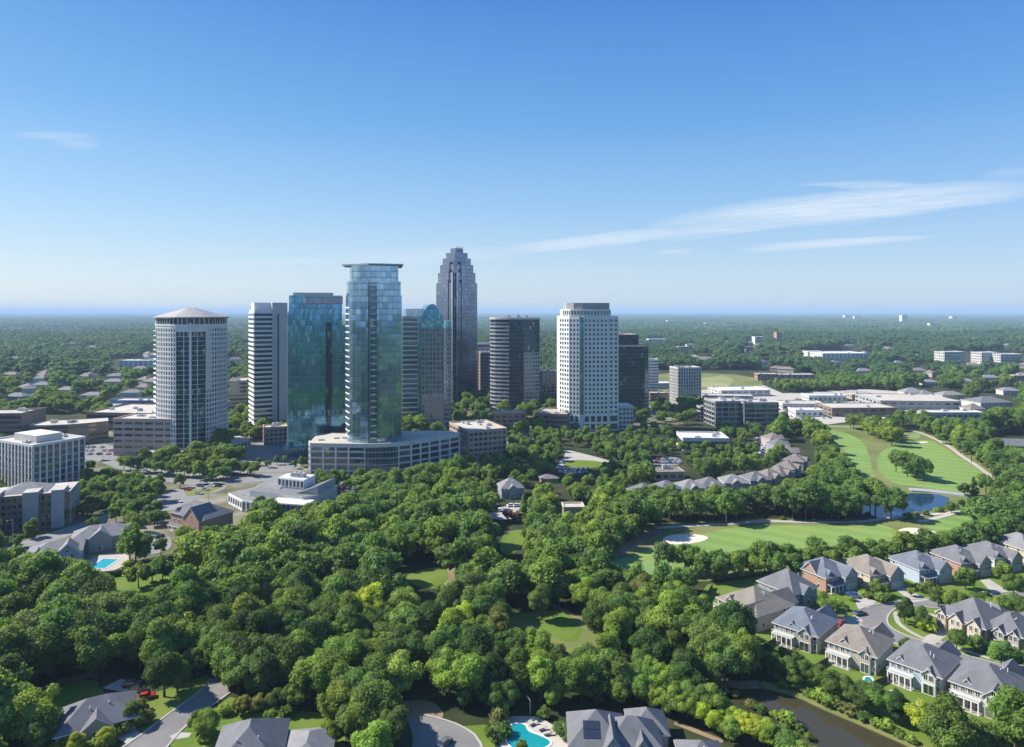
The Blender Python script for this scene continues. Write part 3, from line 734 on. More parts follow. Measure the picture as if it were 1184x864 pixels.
def house(label, Npx, th, u, v, h, wall, roof, style, seed=0, name='house', group=None, wall2=None, pitch=.78, chimney=False, z0=0, lab2=None):
    x, y = G(*Npx) if Npx[1] > 360 else Npx
    r = empty(name, (x, y, z0), R(th), label, 'house', group); rr = random.Random(seed * 7 + 3)
    wall, roof = M[wall], M[roof]; wall2 = M[wall2] if wall2 else wall
    b = MB(); b.box(0, u, 0, v, -.3, h, wall); b.build('wall', r)
    rh = min(u, v) / 2 * pitch * (.8 if style in ('rear', 'golf', 'front') else 1)
    rf = MB(); hip(rf, 0, u, 0, v, h, rh, .55, roof); rf = rf.build('roof', r)
    W = Wins(r)
    A, B, C, D = (0, 0), (u, 0), (u, v), (0, v)
    two = h > 4.2
    lv = [1.0] + ([3.9] if two else [])
    if chimney:
        m = MB(); cx, cy = u * .68, v * .62; m.box(cx, cx + 1.1, cy, cy + .8, h + rh * .3, h + rh + .9, M['brick']); m.box(cx - .1, cx + 1.2, cy - .1, cy + .9, h + rh + .9, h + rh + 1.05, M['conc_lite']); m.build('chimney', rf)
    for k in range(3):
        m = MB(); cx, cy = rr.uniform(.3, .7) * u, rr.uniform(.25, .45) * v; m.cyl(cx, cy, h + .5, h + rh * .8, .12, .12, M['trim'], 6); m.build('vent_pipe', rf)
    if style == 'rear':       # x=0 face lit and facing the creek
        g0, g1 = {1: (.05, .36), 4: (.12, .40), 5: (.10, .32), 6: (.08, .34)}.get(seed, (.12, .46)); g0 *= v; g1 *= v
        dep = {4: .9, 5: .6, 6: 1.0}.get(seed, 1.6)
        m = MB(); m.box(-dep, .2, g0, g1, -.3, h, wall2); m.build('wing_wall', r)
        m = MB(); gable(m, -dep, u * .42, g0, g1, h, (g1 - g0) / 2 * .95, .4, roof, 'x', wall2); m.build('wing_roof', r)
        P0, P1 = (-dep, g1), (-dep, g0); L = g1 - g0
        for sx in (.3, .7): W.add(P0, P1, L * sx, 3.7, .9, 1.5, M['glassA'], M['trim'], True)
        W.add(P0, P1, L * .5, h + .5, .8, 1.0, M['glassA'], M['trim'], True)
        W.add(P0, P1, L * .5, .15, L * .72, 2.5, M['glassA'], M['trim'], True)
        # porch with deck over it
        y0, y1 = v * .5, v - .3; pd = 2.4
        m = MB(); m.box(-pd, -.02, y0, y1, 2.9, 3.15, M['trim'], M['conc_lite']); m.build('balcony_deck', r)
        m = MB(); m.box(-pd - .3, 0, y0 - .3, y1, -.1, .12, M['drive']); m.build('patio_slab', r)
        n = 5
        for k in range(n):
            yy = y0 + .15 + (y1 - y0 - .3) * k / (n - 1); m = MB(); m.box(-pd + .05, -pd + .33, yy - .14, yy + .14, .12, 2.9, M['trim']); m.build('porch_column', r)
        m = MB()
        for k in range(int((y1 - y0) / .35) + 1): yy = y0 + .05 + k * .35; m.box(-pd + .05, -pd + .11, yy, yy + .06, 3.15, 4.05, M['trim'])
        m.box(-pd + .02, -pd + .14, y0, y1, 4.05, 4.15, M['trim']); m.box(-pd + .02, -.02, y0, y0 + .1, 4.05, 4.15, M['trim']); m.build('railing', r)
        PW0, PW1 = D, A
        for k in range(4): s = v - (y0 + (y1 - y0) * (k + .5) / 4); W.add(D, A, s, .15, (y1 - y0) / 4 * .68, 2.4, M['glassA'], M['trim'], True); W.add(D, A, s, 3.5, (y1 - y0) / 4 * .6, 1.7, M['glassA'], M['trim'], True)
        for z in lv: W.add(D, A, v * .95, z, .9, 1.5, M['glassA'], M['trim'])
        for s in (.18, .45, .75):
            if rr.random() < .75:
                for z in lv: W.add(A, B, u * s, z, .8, 1.4, M['glassA'], M['trim'])
        # far-side garage wing
        m = MB(); m.box(u - .2, u + 4.5, v * .1, v * .55, -.3, h * .95, wall); m.build('garage_wall', r)
        m = MB(); gable(m, u * .5, u + 4.5, v * .1, v * .55, h * .95, v * .225 * .9, .4, roof, 'x', wall); m.build('garage_roof', r)
        # small dormer
        m = MB(); dw = {1: 3.2, 5: 3.0}.get(seed, 2.2); dy = v * {4: .5, 5: .55, 6: .7, 7: .66}.get(seed, .62); gable(m, .6, u * .4, dy, dy + dw, h + .5, dw * .5, .25, roof, 'x', wall); m.box(.8, 2, dy, dy + dw, h, h + .5, wall); m.build('dormer', rf)
    elif style in ('front', 'golf'):
        # y=0 face is the front: gabled wing at right, porch at left
        g0, g1 = u * .52, u * .98; dep = 2.2
        m = MB(); m.box(g0, g1, -dep, .2, -.3, h, wall2); m.build('wing_wall', r)
        m = MB(); gable(m, g0, g1, -dep, v * .5, h, (g1 - g0) / 2 * .95, .4, roof, 'y', wall2); m.build('wing_roof', r)
        P0, P1 = (g0, -dep), (g1, -dep); L = g1 - g0
        for sx in (.3, .7): W.add(P0, P1, L * sx, 3.8, .9, 1.4, M['glassA'], M['trim'], True)
        W.add(P0, P1, L * .5, h + .5, .7, .9, M['glassA'], M['trim'])
        m = MB(); m.fbox(P0, P1, L * .12, L * .88, 0, 2.5, -.02, .06, M['gdoor']); m.build('garage_door', r)
        q0, q1 = u * .04, u * .48
        m = MB(); m.box(q0, q1, -1.9, .0, -.1, .18, M['drive']); m.build('porch_slab', r)
        m = MB(); m.face([(q0 - .3, -2.3, 2.8), (q1, -2.3, 2.8), (q1, -.02, 3.5), (q0 - .3, -.02, 3.5)], roof); m.face([(q0 - .3, -2.3, 2.65), (q1, -2.3, 2.65), (q1, -.02, 3.3), (q0 - .3, -.02, 3.3)], M['trim']); m.box(q0 - .3, q1, -2.3, -2.2, 2.6, 2.82, M['trim']); m.build('porch_roof', r)
        for k in range(4):
            xx = q0 + (q1 - q0 - .3) * k / 3; m = MB(); m.box(xx, xx + .26, -1.85, -1.6, .18, 2.65, M['trim']); m.build('porch_column', r)
        m = MB(); m.fbox(A, B, u * .22, u * .22 + 1.0, .18, 2.4, -.02, .06, M['brick']); m.build('door', r)
        for s in (.1, .4):
            W.add(A, B, u * s, 1.0, 1.0, 1.5, M['glassA'], M['trim'], True)
        for s in (.1, .26, .42): W.add(A, B, u * s, 3.9, .9, 1.4, M['glassA'], M['trim'], True)
        for s in (.2, .5, .78):
            if rr.random() < .55:
                for z in lv[::1]: W.add(D, A, v * s, z, .8, 1.3, M['glassA'], M['trim'])
        m = MB(); gable(m, u * .12, u * .12 + 2.6, .5, v * .4, h + .8, 1.4, .25, roof, 'y', wall2); m.box(u * .12, u * .12 + 2.6, .6, 1.9, h, h + .8, wall2); m.build('dormer', rf)
        if style == 'golf':
            m = MB(); gable(m, 0, u * .5, v * .25, v * .75, h, v * .25 * 1.05, .4, roof, 'x', wall); m.build('side_gable', r)
    elif style == 'tri':      # left face (x=0) is the street front with two gables
        for g0, g1, dep in ((v * .05, v * .32, 1.2), (v * .40, v * .68, 1.8), (v * .78, v * .98, 1.0)):
            m = MB(); m.box(-dep, .2, g0, g1, -.3, h, wall2); m.build('wing_wall', r)
            m = MB(); gable(m, -dep, u * .4, g0, g1, h, (g1 - g0) / 2 * 1.1, .35, roof, 'x', wall2); m.build('wing_roof', r)
            P0, P1 = (-dep, g1), (-dep, g0); L = g1 - g0
            for sx in (.3, .7):
                W.add(P0, P1, L * sx, 3.7, .8, 1.5, M['glassA'], M['trim'], True); W.add(P0, P1, L * sx, .8, .9, 1.7, M['glassA'], M['trim'], True)
        for s in (.28, .62):
            W.add(D, A, v * (1 - s - .08), 3.7, .9, 1.5, M['glassA'], M['trim'])
        m = MB(); m.fbox(D, A, v * .64, v * .64 + 1.1, .05, 2.3, -.02, .06, M['brick']); m.build('door', r)
        for s in (.2, .55, .8):
            for z in lv: W.add(A, B, u * s, z, .8, 1.4, M['glassA'], M['trim'])
        m = MB(); m.box(u - .2, u + 5, v * .15, v * .8, -.3, h * .8, wall); m.build('garage_wall', r)
        m = MB(); hip(m, u - .5, u + 5, v * .15, v * .8, h * .8, 3, .4, roof); m.build('garage_roof', r)
    elif style == 'plain':
        for s in (.15, .38, .62, .85):
            for z in lv:
                W.add(A, B, u * s, z, .95, 1.4, M['glassA'], M['trim'], True); W.add(D, A, v * s, z, .95, 1.4, M['glassA'], M['trim'], True)
        m = MB(); gable(m, u * .3, u * .7, -1.2, v * .5, h, u * .2 * .8, .3, roof, 'y', wall2); m.build('front_gable', r)
        m = MB(); m.box(u * .3, u * .7, -1.2, .2, -.3, h, wall2); m.build('wing_wall', r)
        W.add((u * .3, -1.2), (u * .7, -1.2), u * .2, 1.0, 1.4, 1.5, M['glassA'], M['trim'], True)
    W.build()
    foot(r, [(-3, -2.5), (u + 1, -2.5), (u + 1, v), (-3, v)], 4.5)
    return r
H = house
H('large tan-roofed house beside the cream pool terrace, nearest the creek bend', (875, 732), 30, 17, 16, 5.3, 's_beige', 'r_tan', 'rear', 1)
H('dark hip-roofed house wedged behind the tan-roofed house with the pool', (917, 706), 32, 13, 14, 5.3, 's_slate', 'r_grey', 'plain', 2)
H('blue-roofed house with brick side wall, leftmost of the houses below the fairway', (955, 686), 26, 14, 14, 5.3, 'brick', 'r_blue', 'golf', 3, wall2='s_slate')
H('slate-roofed grey house with balcony between two tan-roofed houses', (945, 757), 45, 15, 13, 5.3, 's_grey', 'r_blue', 'rear', 4, wall2='s_beige')
H('tan-roofed house with columned rear porch above the dark creek', (1013, 782), 44, 14, 13, 5.3, 's_beige', 'r_tan', 'rear', 5)
H('pale blue house with slate hip roof and rear balcony above the creek', (1088, 807), 41, 15, 12.5, 5.3, 's_blue', 'r_grey', 'rear', 6, wall2='s_white')
H('big grey-roofed beige house at the right end of the creek row', (1173, 838), 42, 15, 13.5, 5.3, 's_beige', 'r_grey', 'rear', 7, wall2='s_white')
H('three-gabled tan house facing the island green, dark hip roof', (1139, 748), 28, 15, 14, 5.4, 'stone', 'r_grey', 'tri', 8, wall2='s_cream')
H('tan house with grey roof at the right edge beside the three-gabled one', (1182, 758), 33, 13, 10, 5.3, 's_tan', 'r_grey', 'tri', 9, wall2='s_beige')
H('cream-walled house with tan hip roof below the long bunker', (1006, 683), 20, 14, 15, 5.3, 's_cream', 'r_tan', 'front', 10, wall2='s_slate')
H('light blue house with columned porch below the long bunker', (1063, 676), 18, 13.5, 14, 5.3, 's_blue', 'r_blue', 'front', 11)
H('brick-sided house behind the round street tree, grey roof', (1111, 668), 18, 13, 14, 5.3, 'brick', 'r_grey', 'front', 12, wall2='s_slate')
H('white-walled house with grey roof, second from the right in the fairway row', (1150, 662), 18, 12, 14, 5.3, 's_white', 'r_grey', 'front', 13, wall2='s_slate')
H('cream house with grey roof cut by the right frame edge below the fairway', (1187, 652), 18, 13, 15, 5.3, 's_cream', 'r_lite', 'front', 14)
H('single-storey grey-roofed house with twin front gables at lower left', (64, 868), 30, 16, 12, 3.2, 's_tan', 'r_grey', 'plain', 15, pitch=.68)
H('grey-roofed house at the bottom edge beside the curving road', (240, 920), 12, 14, 17, 4.0, 's_beige', 'r_grey', 'plain', 16, pitch=.75)
H('low wing house with pale slate roof at the bottom edge left of centre', (322, 910), 8, 10, 14, 3.2, 's_grey', 'r_lite', 'plain', 17, pitch=.55)
def bottom_house():
    x, y = G(659, 893)
    r = empty('house', (x, y, 0), R(-3), 'big grey-roofed beige house with solar panels beside the kidney pool', 'house')
    rf = M['r_grey']; w = M['s_beige']
    m = MB(); m.box(0, 12, 0, 12, -.3, 5.8, w); m.build('wall', r); m = MB(); hip(m, 0, 12, 0, 12, 5.8, 4.6, .5, rf); ro = m.build('roof', r)
    m = MB(); m.box(11, 20, 1, 11, -.3, 5.0, w); m.build('wing_wall', r); m = MB(); hip(m, 8, 20, 1, 11, 5.0, 4.2, .5, rf); m.build('wing_roof', r)
    m = MB(); m.box(6.8, 11.6, -1.6, 1, -.3, 5.6, w); m.build('wing_wall', r); m = MB(); gable(m, 6.8, 11.6, -1.6, 7, 5.6, 3.4, .4, rf, 'y', w); m.build('front_gable', r)
    m = MB(); m.box(13.5, 18, .2, 3, -.3, 4.4, w); m.build('wing_wall', r); m = MB(); gable(m, 13.5, 18, .2, 7, 4.4, 3.2, .4, rf, 'y', w); m.build('front_gable', r)
    m = MB(); m.box(14, 22.5, 8, 17, -.3, 4.0, w); m.build('wing_wall', r); m = MB(); hip(m, 14, 22.5, 8, 17, 4.0, 3.4, .5, rf); m.build('wing_roof', r)
    k = 4.6 / 6.5
    m = MB()
    for i in range(3):
        for j in range(2):
            ya, yb = .9 + j * 1.55, .9 + j * 1.55 + 1.45; xa = 3.0 + i * 1.25
            zf = lambda yy: 5.8 + (yy + .5) * k + .12
            m.face([(xa, ya, zf(ya)), (xa + 1.18, ya, zf(ya)), (xa + 1.18, yb, zf(yb)), (xa, yb, zf(yb))], M['cur_dark'])
            m.face([(xa, ya, zf(ya) - .08), (xa + 1.18, ya, zf(ya) - .08), (xa + 1.18, ya, zf(ya)), (xa, ya, zf(ya))], M['metal_dark'])
    m.build('solar_panel', ro)
    W = Wins(r)
    for s in (1.5, 5.0): W.add((0, 0), (12, 0), s, 3.6, .9, 1.4, M['glassA'], M['trim'], True)
    for s in (.9, 2.4, 3.9): W.add((6.8, -1.6), (11.6, -1.6), s, 3.3, 1.0, 1.7, M['glassA'], M['trim'], True)
    W.add((6.8, -1.6), (11.6, -1.6), 2.4, 6.2, .7, .8, M['glassA'], M['trim'])
    for s in (1.2, 3.2): W.add((13.5, .2), (18, .2), s, 2.6, 1.0, 1.4, M['glassA'], M['trim'], True)
    for s in (19, ): W.add((0, 1), (20, 1), s, 2.8, 1.0, 1.4, M['glassA'], M['trim'], True)
    W.build(); foot(r, [(-2, -3), (23, -3), (23, 17), (-2, 17)], 5)
bottom_house()
H('small slate hip roof peeking over the bottom edge beside the creek trees', (792, 905), -2, 9, 9, 3.2, 's_grey', 'r_grey', 'plain', 19, pitch=.7)
# pool house pair at left
H('grey house with wide hip roof directly left of the blue pool', (30, 662), 28, 18, 13, 5.6, 's_blue', 'r_lite', 'front', 20, pitch=.6)
H('long grey hip-roofed house behind the blue pool', (82, 642), 26, 21, 13, 6.0, 's_grey', 'r_lite', 'plain', 21, pitch=.55)
H('red brick mansion with steep dark hip roof beside the grey modern hall', (197, 612), -30, 24, 15, 8.0, 'brick', 'r_grey', 'front', 22, pitch=.8, wall2='brick')
H('small blue-grey house in the shade of the podium trees', (580, 577), 12, 12, 11, 5.5, 's_slate', 'r_lite', 'plain', 23, pitch=.8, chimney=False)
def modern_hall():
    x, y = G(256, 590)
    r = empty('modern_hall', (x, y, 0), R(-13), 'grey modern hall with angled roofs and white glazed block', 'hall')
    def pr(name, pts, z0, z1, m, mt): b = MB(); b.prism(pts, z0, z1, m, mt); return b.build(name, r)
    pr('low_wing', [(-3, 10), (12, 0), (30, -2), (30, 20), (4, 24)], 0, 6, W_, M['r_lite'])
    pr('main_hall', [(12, 6), (44, 2), (50, 6), (50, 26), (14, 26)], 0, 9, L_, M['r_lite'])
    b = MB(); b.face([(6, 8, 6.1), (27, 2, 6.1), (24, 20, 12), (14, 22, 12)], M['r_lite']); b.face([(6, 8, 6.1), (14, 22, 12), (8, 24, 6.1)], M['r_grey']); b.face([(27, 2, 6.1), (30, 20, 6.1), (24, 20, 12)], W_); b.face([(14, 22, 12), (24, 20, 12), (30, 20, 6.1), (8, 24, 6.1)], W_); b.build('sloping_roof', r)
    pr('upper_block', [(22, 16), (38, 14), (38, 25), (22, 25)], 9, 14, W_, M['roof_white'])
    b = MB(); b.face([(38, 6, 9.1), (50, 6, 13.5), (50, 24, 13.5), (38, 24, 9.1)], M['r_grey']); b.face([(50, 6, 9), (50, 24, 9), (50, 24, 13.5), (50, 6, 13.5)], M['conc_grey']); b.face([(38, 6, 9), (50, 6, 9), (50, 6, 13.5)], M['cur_pod']); b.build('shed_roof', r)
    pr('entrance_wing', [(30, -6), (50, -6), (50, 3), (30, 3)], 0, 7.5, M['conc_grey'], M['roof_white'])
    fr = MB(); W = Wins(r)
    seg_facade(fr, W, (30, -6), (50, -6), .4, 7.2, 'piers', dict(wall=M['conc_grey'], fh=3.4, bay=2.6, pw=.6)); seg_facade(fr, W, (50, -6), (50, 3), .4, 7.2, 'piers', dict(wall=M['conc_grey'], fh=3.4, bay=2.6, pw=.6))
    seg_facade(fr, W, (12, 0), (30, -2), .4, 5.6, 'piers', dict(wall=W_, fh=5.2, bay=2.6, pw=.6)); seg_facade(fr, W, (-3, 10), (12, 0), .4, 5.6, 'grid', dict(wall=W_, fh=5.2, bay=3.2, wf=.7, hf=.5))
    seg_facade(fr, W, (22, 16), (38, 14), 9.4, 13.6, 'piers', dict(wall=W_, fh=4.2, bay=2.2, pw=.5))
    fr.build('facade_frame', r); W.build(); roof_gear(r, 24, 36, 17, 23, 14, 3, 9); foot(r, [(-3, -6), (50, -6), (50, 26), (-3, 26)], 3)
modern_hall()
# townhouses round the lane above the creek wood
tw = [((742, 583), 30, 'r_grey', 's_white'), ((765, 579), 20, 'r_grey', 's_cream'), ((790, 577), 10, 'r_lite', 's_beige'), ((812, 574), 6, 'r_grey', 's_white'), ((838, 570), 0, 'r_lite', 's_beige'), ((868, 567), 12, 'r_grey', 's_slate'), ((888, 564), 25, 'r_brown', 's_tan'), ((904, 560), 38, 'r_brown', 's_tan'), ((918, 553), 50, 'r_brown', 's_grey'), ((929, 544), 58, 'r_brown', 's_slate'), ((924, 533), 80, 'r_brown', 's_beige'), ((914, 524), 95, 'r_grey', 's_slate'), ((908, 516), 100, 'r_brown', 's_beige')]
twl = ['white-walled townhouse at the left end of the lane row', 'cream townhouse second from the left end of the lane row', 'pale-roofed beige townhouse in the middle of the straight row', 'grey-roofed white townhouse behind the tall creek wood', 'pale-roofed beige townhouse right of the white one in the row', 'slate townhouse where the row begins to bend', 'tan townhouse first in the bend of the row', 'tan townhouse second in the bend of the row', 'grey-walled brown-roofed townhouse in the bend', 'slate-walled townhouse at the outer bend beside the fairway wood', 'beige townhouse just after the bend of the row', 'slate-walled townhouse near the top end of the row', 'beige townhouse at the top end of the row nearest the upper fairway']
for (pp, th, rf, wl), lb in zip(tw, twl): H(lb, pp, th, 13, 12, 5.4, wl, rf, 'plain', pp[0], name='townhouse', group='townhouses along the lane', pitch=.6, chimney=False)
# low buildings of the middle distance
block('white_roof_hall', 'low hall with large white roof behind the lane trees', 'hall', (790, 522), -4, 32, 26, 9, ('band', None, None, 'band'), M['conc_lite'], 'roof_white', o=dict(fh=8, bf=.3), gear=3)
block('service_building', 'small flat building behind the lane parking lot', 'building', (757, 556), 5, 18, 12, 5, ('rect', None, None, 'rect'), M['s_tan'], 'r_brown', o=dict(fh=4.5, bay=4), gear=1, para=.3)
block('glass_office_building', 'wide glass office block with pale frame beyond the lane trees, left half', 'office building', (827, 493), 6, 30, 24, 21, ('band', None, None, 'band'), M['conc_grey'], 'roof_beige', o=dict(fh=4.1, bf=.3, bay=6, piers=True), body=M['cur_pod'], gear=5)
block('glass_office_building', 'wide glass office block with pale frame beyond the lane trees, right half', 'office building', (860, 494), 2, 30, 24, 20.6, ('band', 'band', None, None), M['conc_grey'], 'roof_beige', o=dict(fh=4.1, bf=.3, bay=9, piers=True), body=M['cur_pod'], gear=5)
block('glass_link', 'low glass link left of the wide office block', 'building', (810, 485), 3, 11, 10, 11, ('band', None, None, 'band'), M['conc_grey'], 'roof_flat', o=dict(fh=3.6, bf=.3), body=M['cur_pod'], gear=1)
far = [  # label, px, py(base), width m, depth m, height m, wall, roof, name
 ('long pale store behind the glass office, near the mown field', 834, 459, 60, 40, 7, 'conc_lite', 'roof_white', 'store'),
 ('dark-walled flat store left of the long pale store', 812, 464, 55, 20, 6, 'conc_grey', 'roof_flat', 'store'),
 ('low grey store at the left of the mown field', 757, 450, 24, 25, 7, 'conc_grey', 'roof_white', 'store'),
 ('low dark store between the small white tower and the condominium', 752, 463, 26, 14, 8, 'conc_brown', 'roof_flat', 'store'),
 ('red and white building at the far edge of the mown field', 876, 440, 28, 18, 9, 'brick', 'roof_white', 'building'),
 ('white-roofed row building right of the red one', 895, 440, 60, 18, 8, 'conc_tan', 'roof_white', 'building'),
 ('white stepped warehouse deep in the woods, long roof', 951, 417, 96, 70, 14, 'conc_white', 'roof_white', 'warehouse'),
 ('white gabled block at the left end of the stepped warehouse', 934, 415, 32, 30, 15, 'conc_white', 'roof_white', 'warehouse'),
 ('wide cream store in the strip mall, left', 905, 474, 42, 26, 6, 'conc_lite', 'roof_beige', 'store'),
 ('blue-white canopy store in the strip mall', 920, 482, 26, 18, 6, 'conc_white', 'roof_white', 'store'),
 ('brown-roofed long store in the middle of the strip mall', 962, 482, 62, 34, 8, 'conc_brown', 'roof_beige', 'store'),
 ('small white store at the back of the strip mall', 935, 464, 42, 20, 6, 'conc_white', 'roof_white', 'store'),
 ('beige store behind the brown-roofed store', 985, 464, 30, 24, 7, 'conc_tan', 'roof_beige', 'store'),
 ('huge pale-roofed hall at the right of the strip mall', 1018, 474, 78, 60, 9, 'conc_grey', 'roof_beige', 'hall'),
 ('cream gabled villa behind the huge hall', 1046, 461, 22, 18, 12, 's_cream', 'r_lite', 'villa'),
 ('white villa behind the right end of the hall', 1066, 462, 16, 14, 10, 's_white', 'r_lite', 'villa'),
 ('pale villa amid trees right of the huge hall', 1090, 462, 24, 16, 9, 's_beige', 'r_lite', 'villa'),
 ('long white canopy roof in front of the huge hall', 1076, 485, 50, 16, 6, 'conc_lite', 'roof_white', 'store'),
 ('small white chapel-like house beside the wood', 1102, 473, 8, 12, 9, 's_white', 'r_lite', 'villa'),
 ('white and brick apartment cluster building', 1122, 482, 15, 14, 12, 's_white', 'r_brown', 'villa'),
 ('white hip-roofed apartment building among the right woods', 1134, 474, 36, 26, 12, 's_white', 'r_grey', 'apartment block'),
 ('long grey-roofed clubhouse right of the upper fairway', 1142, 524, 40, 18, 9, 's_beige', 'r_grey', 'clubhouse'),
 ('pale concrete block far right, nearest of three', 1092, 423, 42, 25, 25, 'conc_lite', 'roof_white', 'office building'),
 ('pale concrete block far right, middle of three', 1135, 423, 34, 25, 24, 'conc_lite', 'roof_white', 'office building'),
 ('pale concrete block far right, rightmost of three', 1157, 424, 42, 25, 22, 'conc_lite', 'roof_white', 'office building'),
 ('low annex between the two right pale blocks', 1149, 423, 18, 20, 14, 'conc_lite', 'roof_white', 'office building'),
 ('red brick tower block deep in the woods', 898, 397, 17, 20, 34, 'brick', 'roof_white', 'tower block'),
 ('white building deep in the woods left of the brick tower block', 873, 398, 28, 24, 22, 'conc_white', 'roof_white', 'building'),
 ('orange-brown low building deep in the woods', 862, 408, 24, 16, 14, 'conc_tan', 'roof_beige', 'building'),
 ('white tower block on the right horizon', 1043, 374, 45, 40, 68, 'conc_white', 'roof_white', 'tower block'),
 ('pale tower block pair on the right horizon, left one', 977, 369, 80, 60, 48, 'conc_white', 'roof_white', 'tower block'),
 ('pale tower block pair on the right horizon, right one', 988, 370, 80, 60, 45, 'conc_white', 'roof_white', 'tower block'),
 ('small white block beyond the three pale blocks', 1075, 380, 50, 30, 30, 'conc_white', 'roof_white', 'building'),
 ('white water tower shaped block near the right horizon', 1101, 370, 60, 60, 40, 'conc_white', 'roof_white', 'building'),
 ('long white warehouse left of the brick tower block', 750, 398, 52, 30, 15, 'conc_white', 'roof_white', 'warehouse'),
 ('white warehouse near the horizon beyond the dark tower', 772, 374, 150, 60, 24, 'conc_white', 'roof_white', 'warehouse'),
 ('pale warehouse near the horizon right of centre', 816, 377, 130, 60, 20, 'conc_white', 'roof_white', 'warehouse'),
 ('white warehouse in the woods beyond the mown field', 815, 391, 60, 30, 17, 'conc_lite', 'roof_white', 'warehouse'),
 ('pale clinic building in the far woods, centre right', 784, 408, 26, 20, 14, 'conc_tan', 'roof_white', 'building'),
 ('white clearing building in the left far woods', 66, 389, 50, 30, 20, 'conc_lite', 'roof_white', 'building'),
 ('lilac-roofed shop row left of the hip-roofed tower', 137, 425, 62, 30, 12, 'conc_white', 'roof_white', 'store'),
 ('beige roof building touching the hip-roofed tower silhouette', 163, 424, 40, 26, 12, 'conc_tan', 'roof_beige', 'store'),
 ('pale villa roof in the left woods', 36, 450, 22, 14, 9, 's_beige', 'r_lite', 'villa'),
 ('white villa in the left woods beside the dark clump', 64, 456, 20, 14, 9, 's_white', 'r_lite', 'villa'),
 ('grey villa in the left woods near the blue building', 92, 462, 24, 14, 8, 's_white', 'r_lite', 'villa'),
 ('pale villa in the left woods at the frame edge', 4, 464, 22, 14, 9, 's_beige', 'r_lite', 'villa'),
 ('white villa in the left woods above the blue building', 139, 459, 22, 14, 8, 's_white', 'r_lite', 'villa'),
 ('beige villa in the left woods below the shop row', 118, 446, 26, 14, 9, 's_cream', 'r_lite', 'villa'),
 ('orange-roofed building at the right edge of the woods', 1172, 442, 40, 18, 9, 'conc_pink', 'roof_beige', 'building'),
 ('pale villa in the right woods, left of the orange roof', 1136, 441, 24, 14, 9, 's_cream', 'r_lite', 'villa'),
 ('grey villa in the right woods near the huge hall', 1070, 446, 18, 14, 8, 's_white', 'r_lite', 'villa'),
 ('white villa in the right woods at the hill foot', 1160, 457, 20, 14, 9, 's_white', 'r_lite', 'villa'),
 ('low brown building left of the park lawn', 626, 559, 10, 8, 4.5, 'brick', 'r_brown', 'building'),
 ('pink-roofed pavilion among trees above the fairway', 652, 597, 10, 8, 4, 's_cream', 'roof_beige', 'pavilion'),
]
AUTO_KEEP = []
for i, (lb, px, py, w, d, h, wl, rf, nmz) in enumerate(far):
    gear = 2 if h < 20 and w > 25 else 0
    hipr = rf.startswith('r_')
    if 395 < py: s_px = (py - 360) / 100; AUTO_KEEP.append([(px, py - h * s_px - 1), (px + w * s_px, py - h * s_px - 1), (px + w * s_px, py - .3 * h * s_px), (px, py - .3 * h * s_px)])
    th = random.Random(i).uniform(-9, 9)
    if hipr:
        x, y = G(px, py); r = empty(nmz.replace(' ', '_'), (x, y, 0), R(th), lb, nmz)
        b = MB(); b.box(0, w, 0, d, 0, h * .6, M[wl]); b.build('wall', r); b = MB(); hip(b, 0, w, 0, d, h * .6, h * .4, .6, M[rf]); b.build('roof', r)
        W = Wins(r); n = max(2, int(w / 4))
        for k in range(n):
            for z in np.arange(1, h * .6 - 1.5, 3.0): W.add((0, 0), (w, 0), w * (k + .5) / n, float(z), 1.2, 1.4, M['glassA'], M['trim'])
        W.build(); foot(r, [(0, 0), (w, 0), (w, d), (0, d)], 5)
    else:
        big = py < 400
        block(nmz.replace(' ', '_'), lb, nmz, (px, py), th, w, d, h, ('rect' if not big else 'band', None, None, 'rect' if not big else None), M[wl], rf, o=dict(fh=3.8 if h < 20 else 4.5, bay=5 if w < 60 else 9, wf=.6, hf=.42, bf=.5), gear=gear, para=.6, margin=6)

sr = random.Random(42)
for zn, (xa, xb, ya, yb), n in (('in the woods beyond the strip mall', (770, 1180, 398, 448), 34), ('in the woods behind the hip-roofed tower', (2, 178, 398, 462), 18), ('in the woods behind the tower group', (262, 640, 392, 430), 10)):
    for _ in range(n):
        px, py = sr.uniform(xa, xb), sr.uniform(ya, yb)
        if 740 < px < 890 and py > 424: continue
        wl, wn = sr.choice([('s_white', 'white'), ('s_cream', 'cream'), ('s_beige', 'beige')]); w, d, h = sr.uniform(13, 26), sr.uniform(10, 14), sr.uniform(9, 13); x, y = G(px, py)
        r = empty('far_house', (x, y, 0), R(sr.uniform(-40, 40)), f'small {wn} house with pale hip roof scattered {zn}', 'house', f'{wn} houses scattered {zn}')
        b = MB(); b.box(0, w, 0, d, 0, h * .65, M[wl]); b.build('wall', r); b = MB(); hip(b, 0, w, 0, d, h * .65, h * .35, .6, M[sr.choice(['r_lite', 'r_brown', 'r_tan'])]); b.build('roof', r)
        foot(r, [(0, 0), (w, 0), (w, d), (0, d)], 4); s_px = (py - 360) / 100
        AUTO_KEEP.append([(px, py - h * s_px), (px + w * s_px, py - h * s_px), (px + w * s_px, py - .4 * h * s_px), (px, py - .4 * h * s_px)])
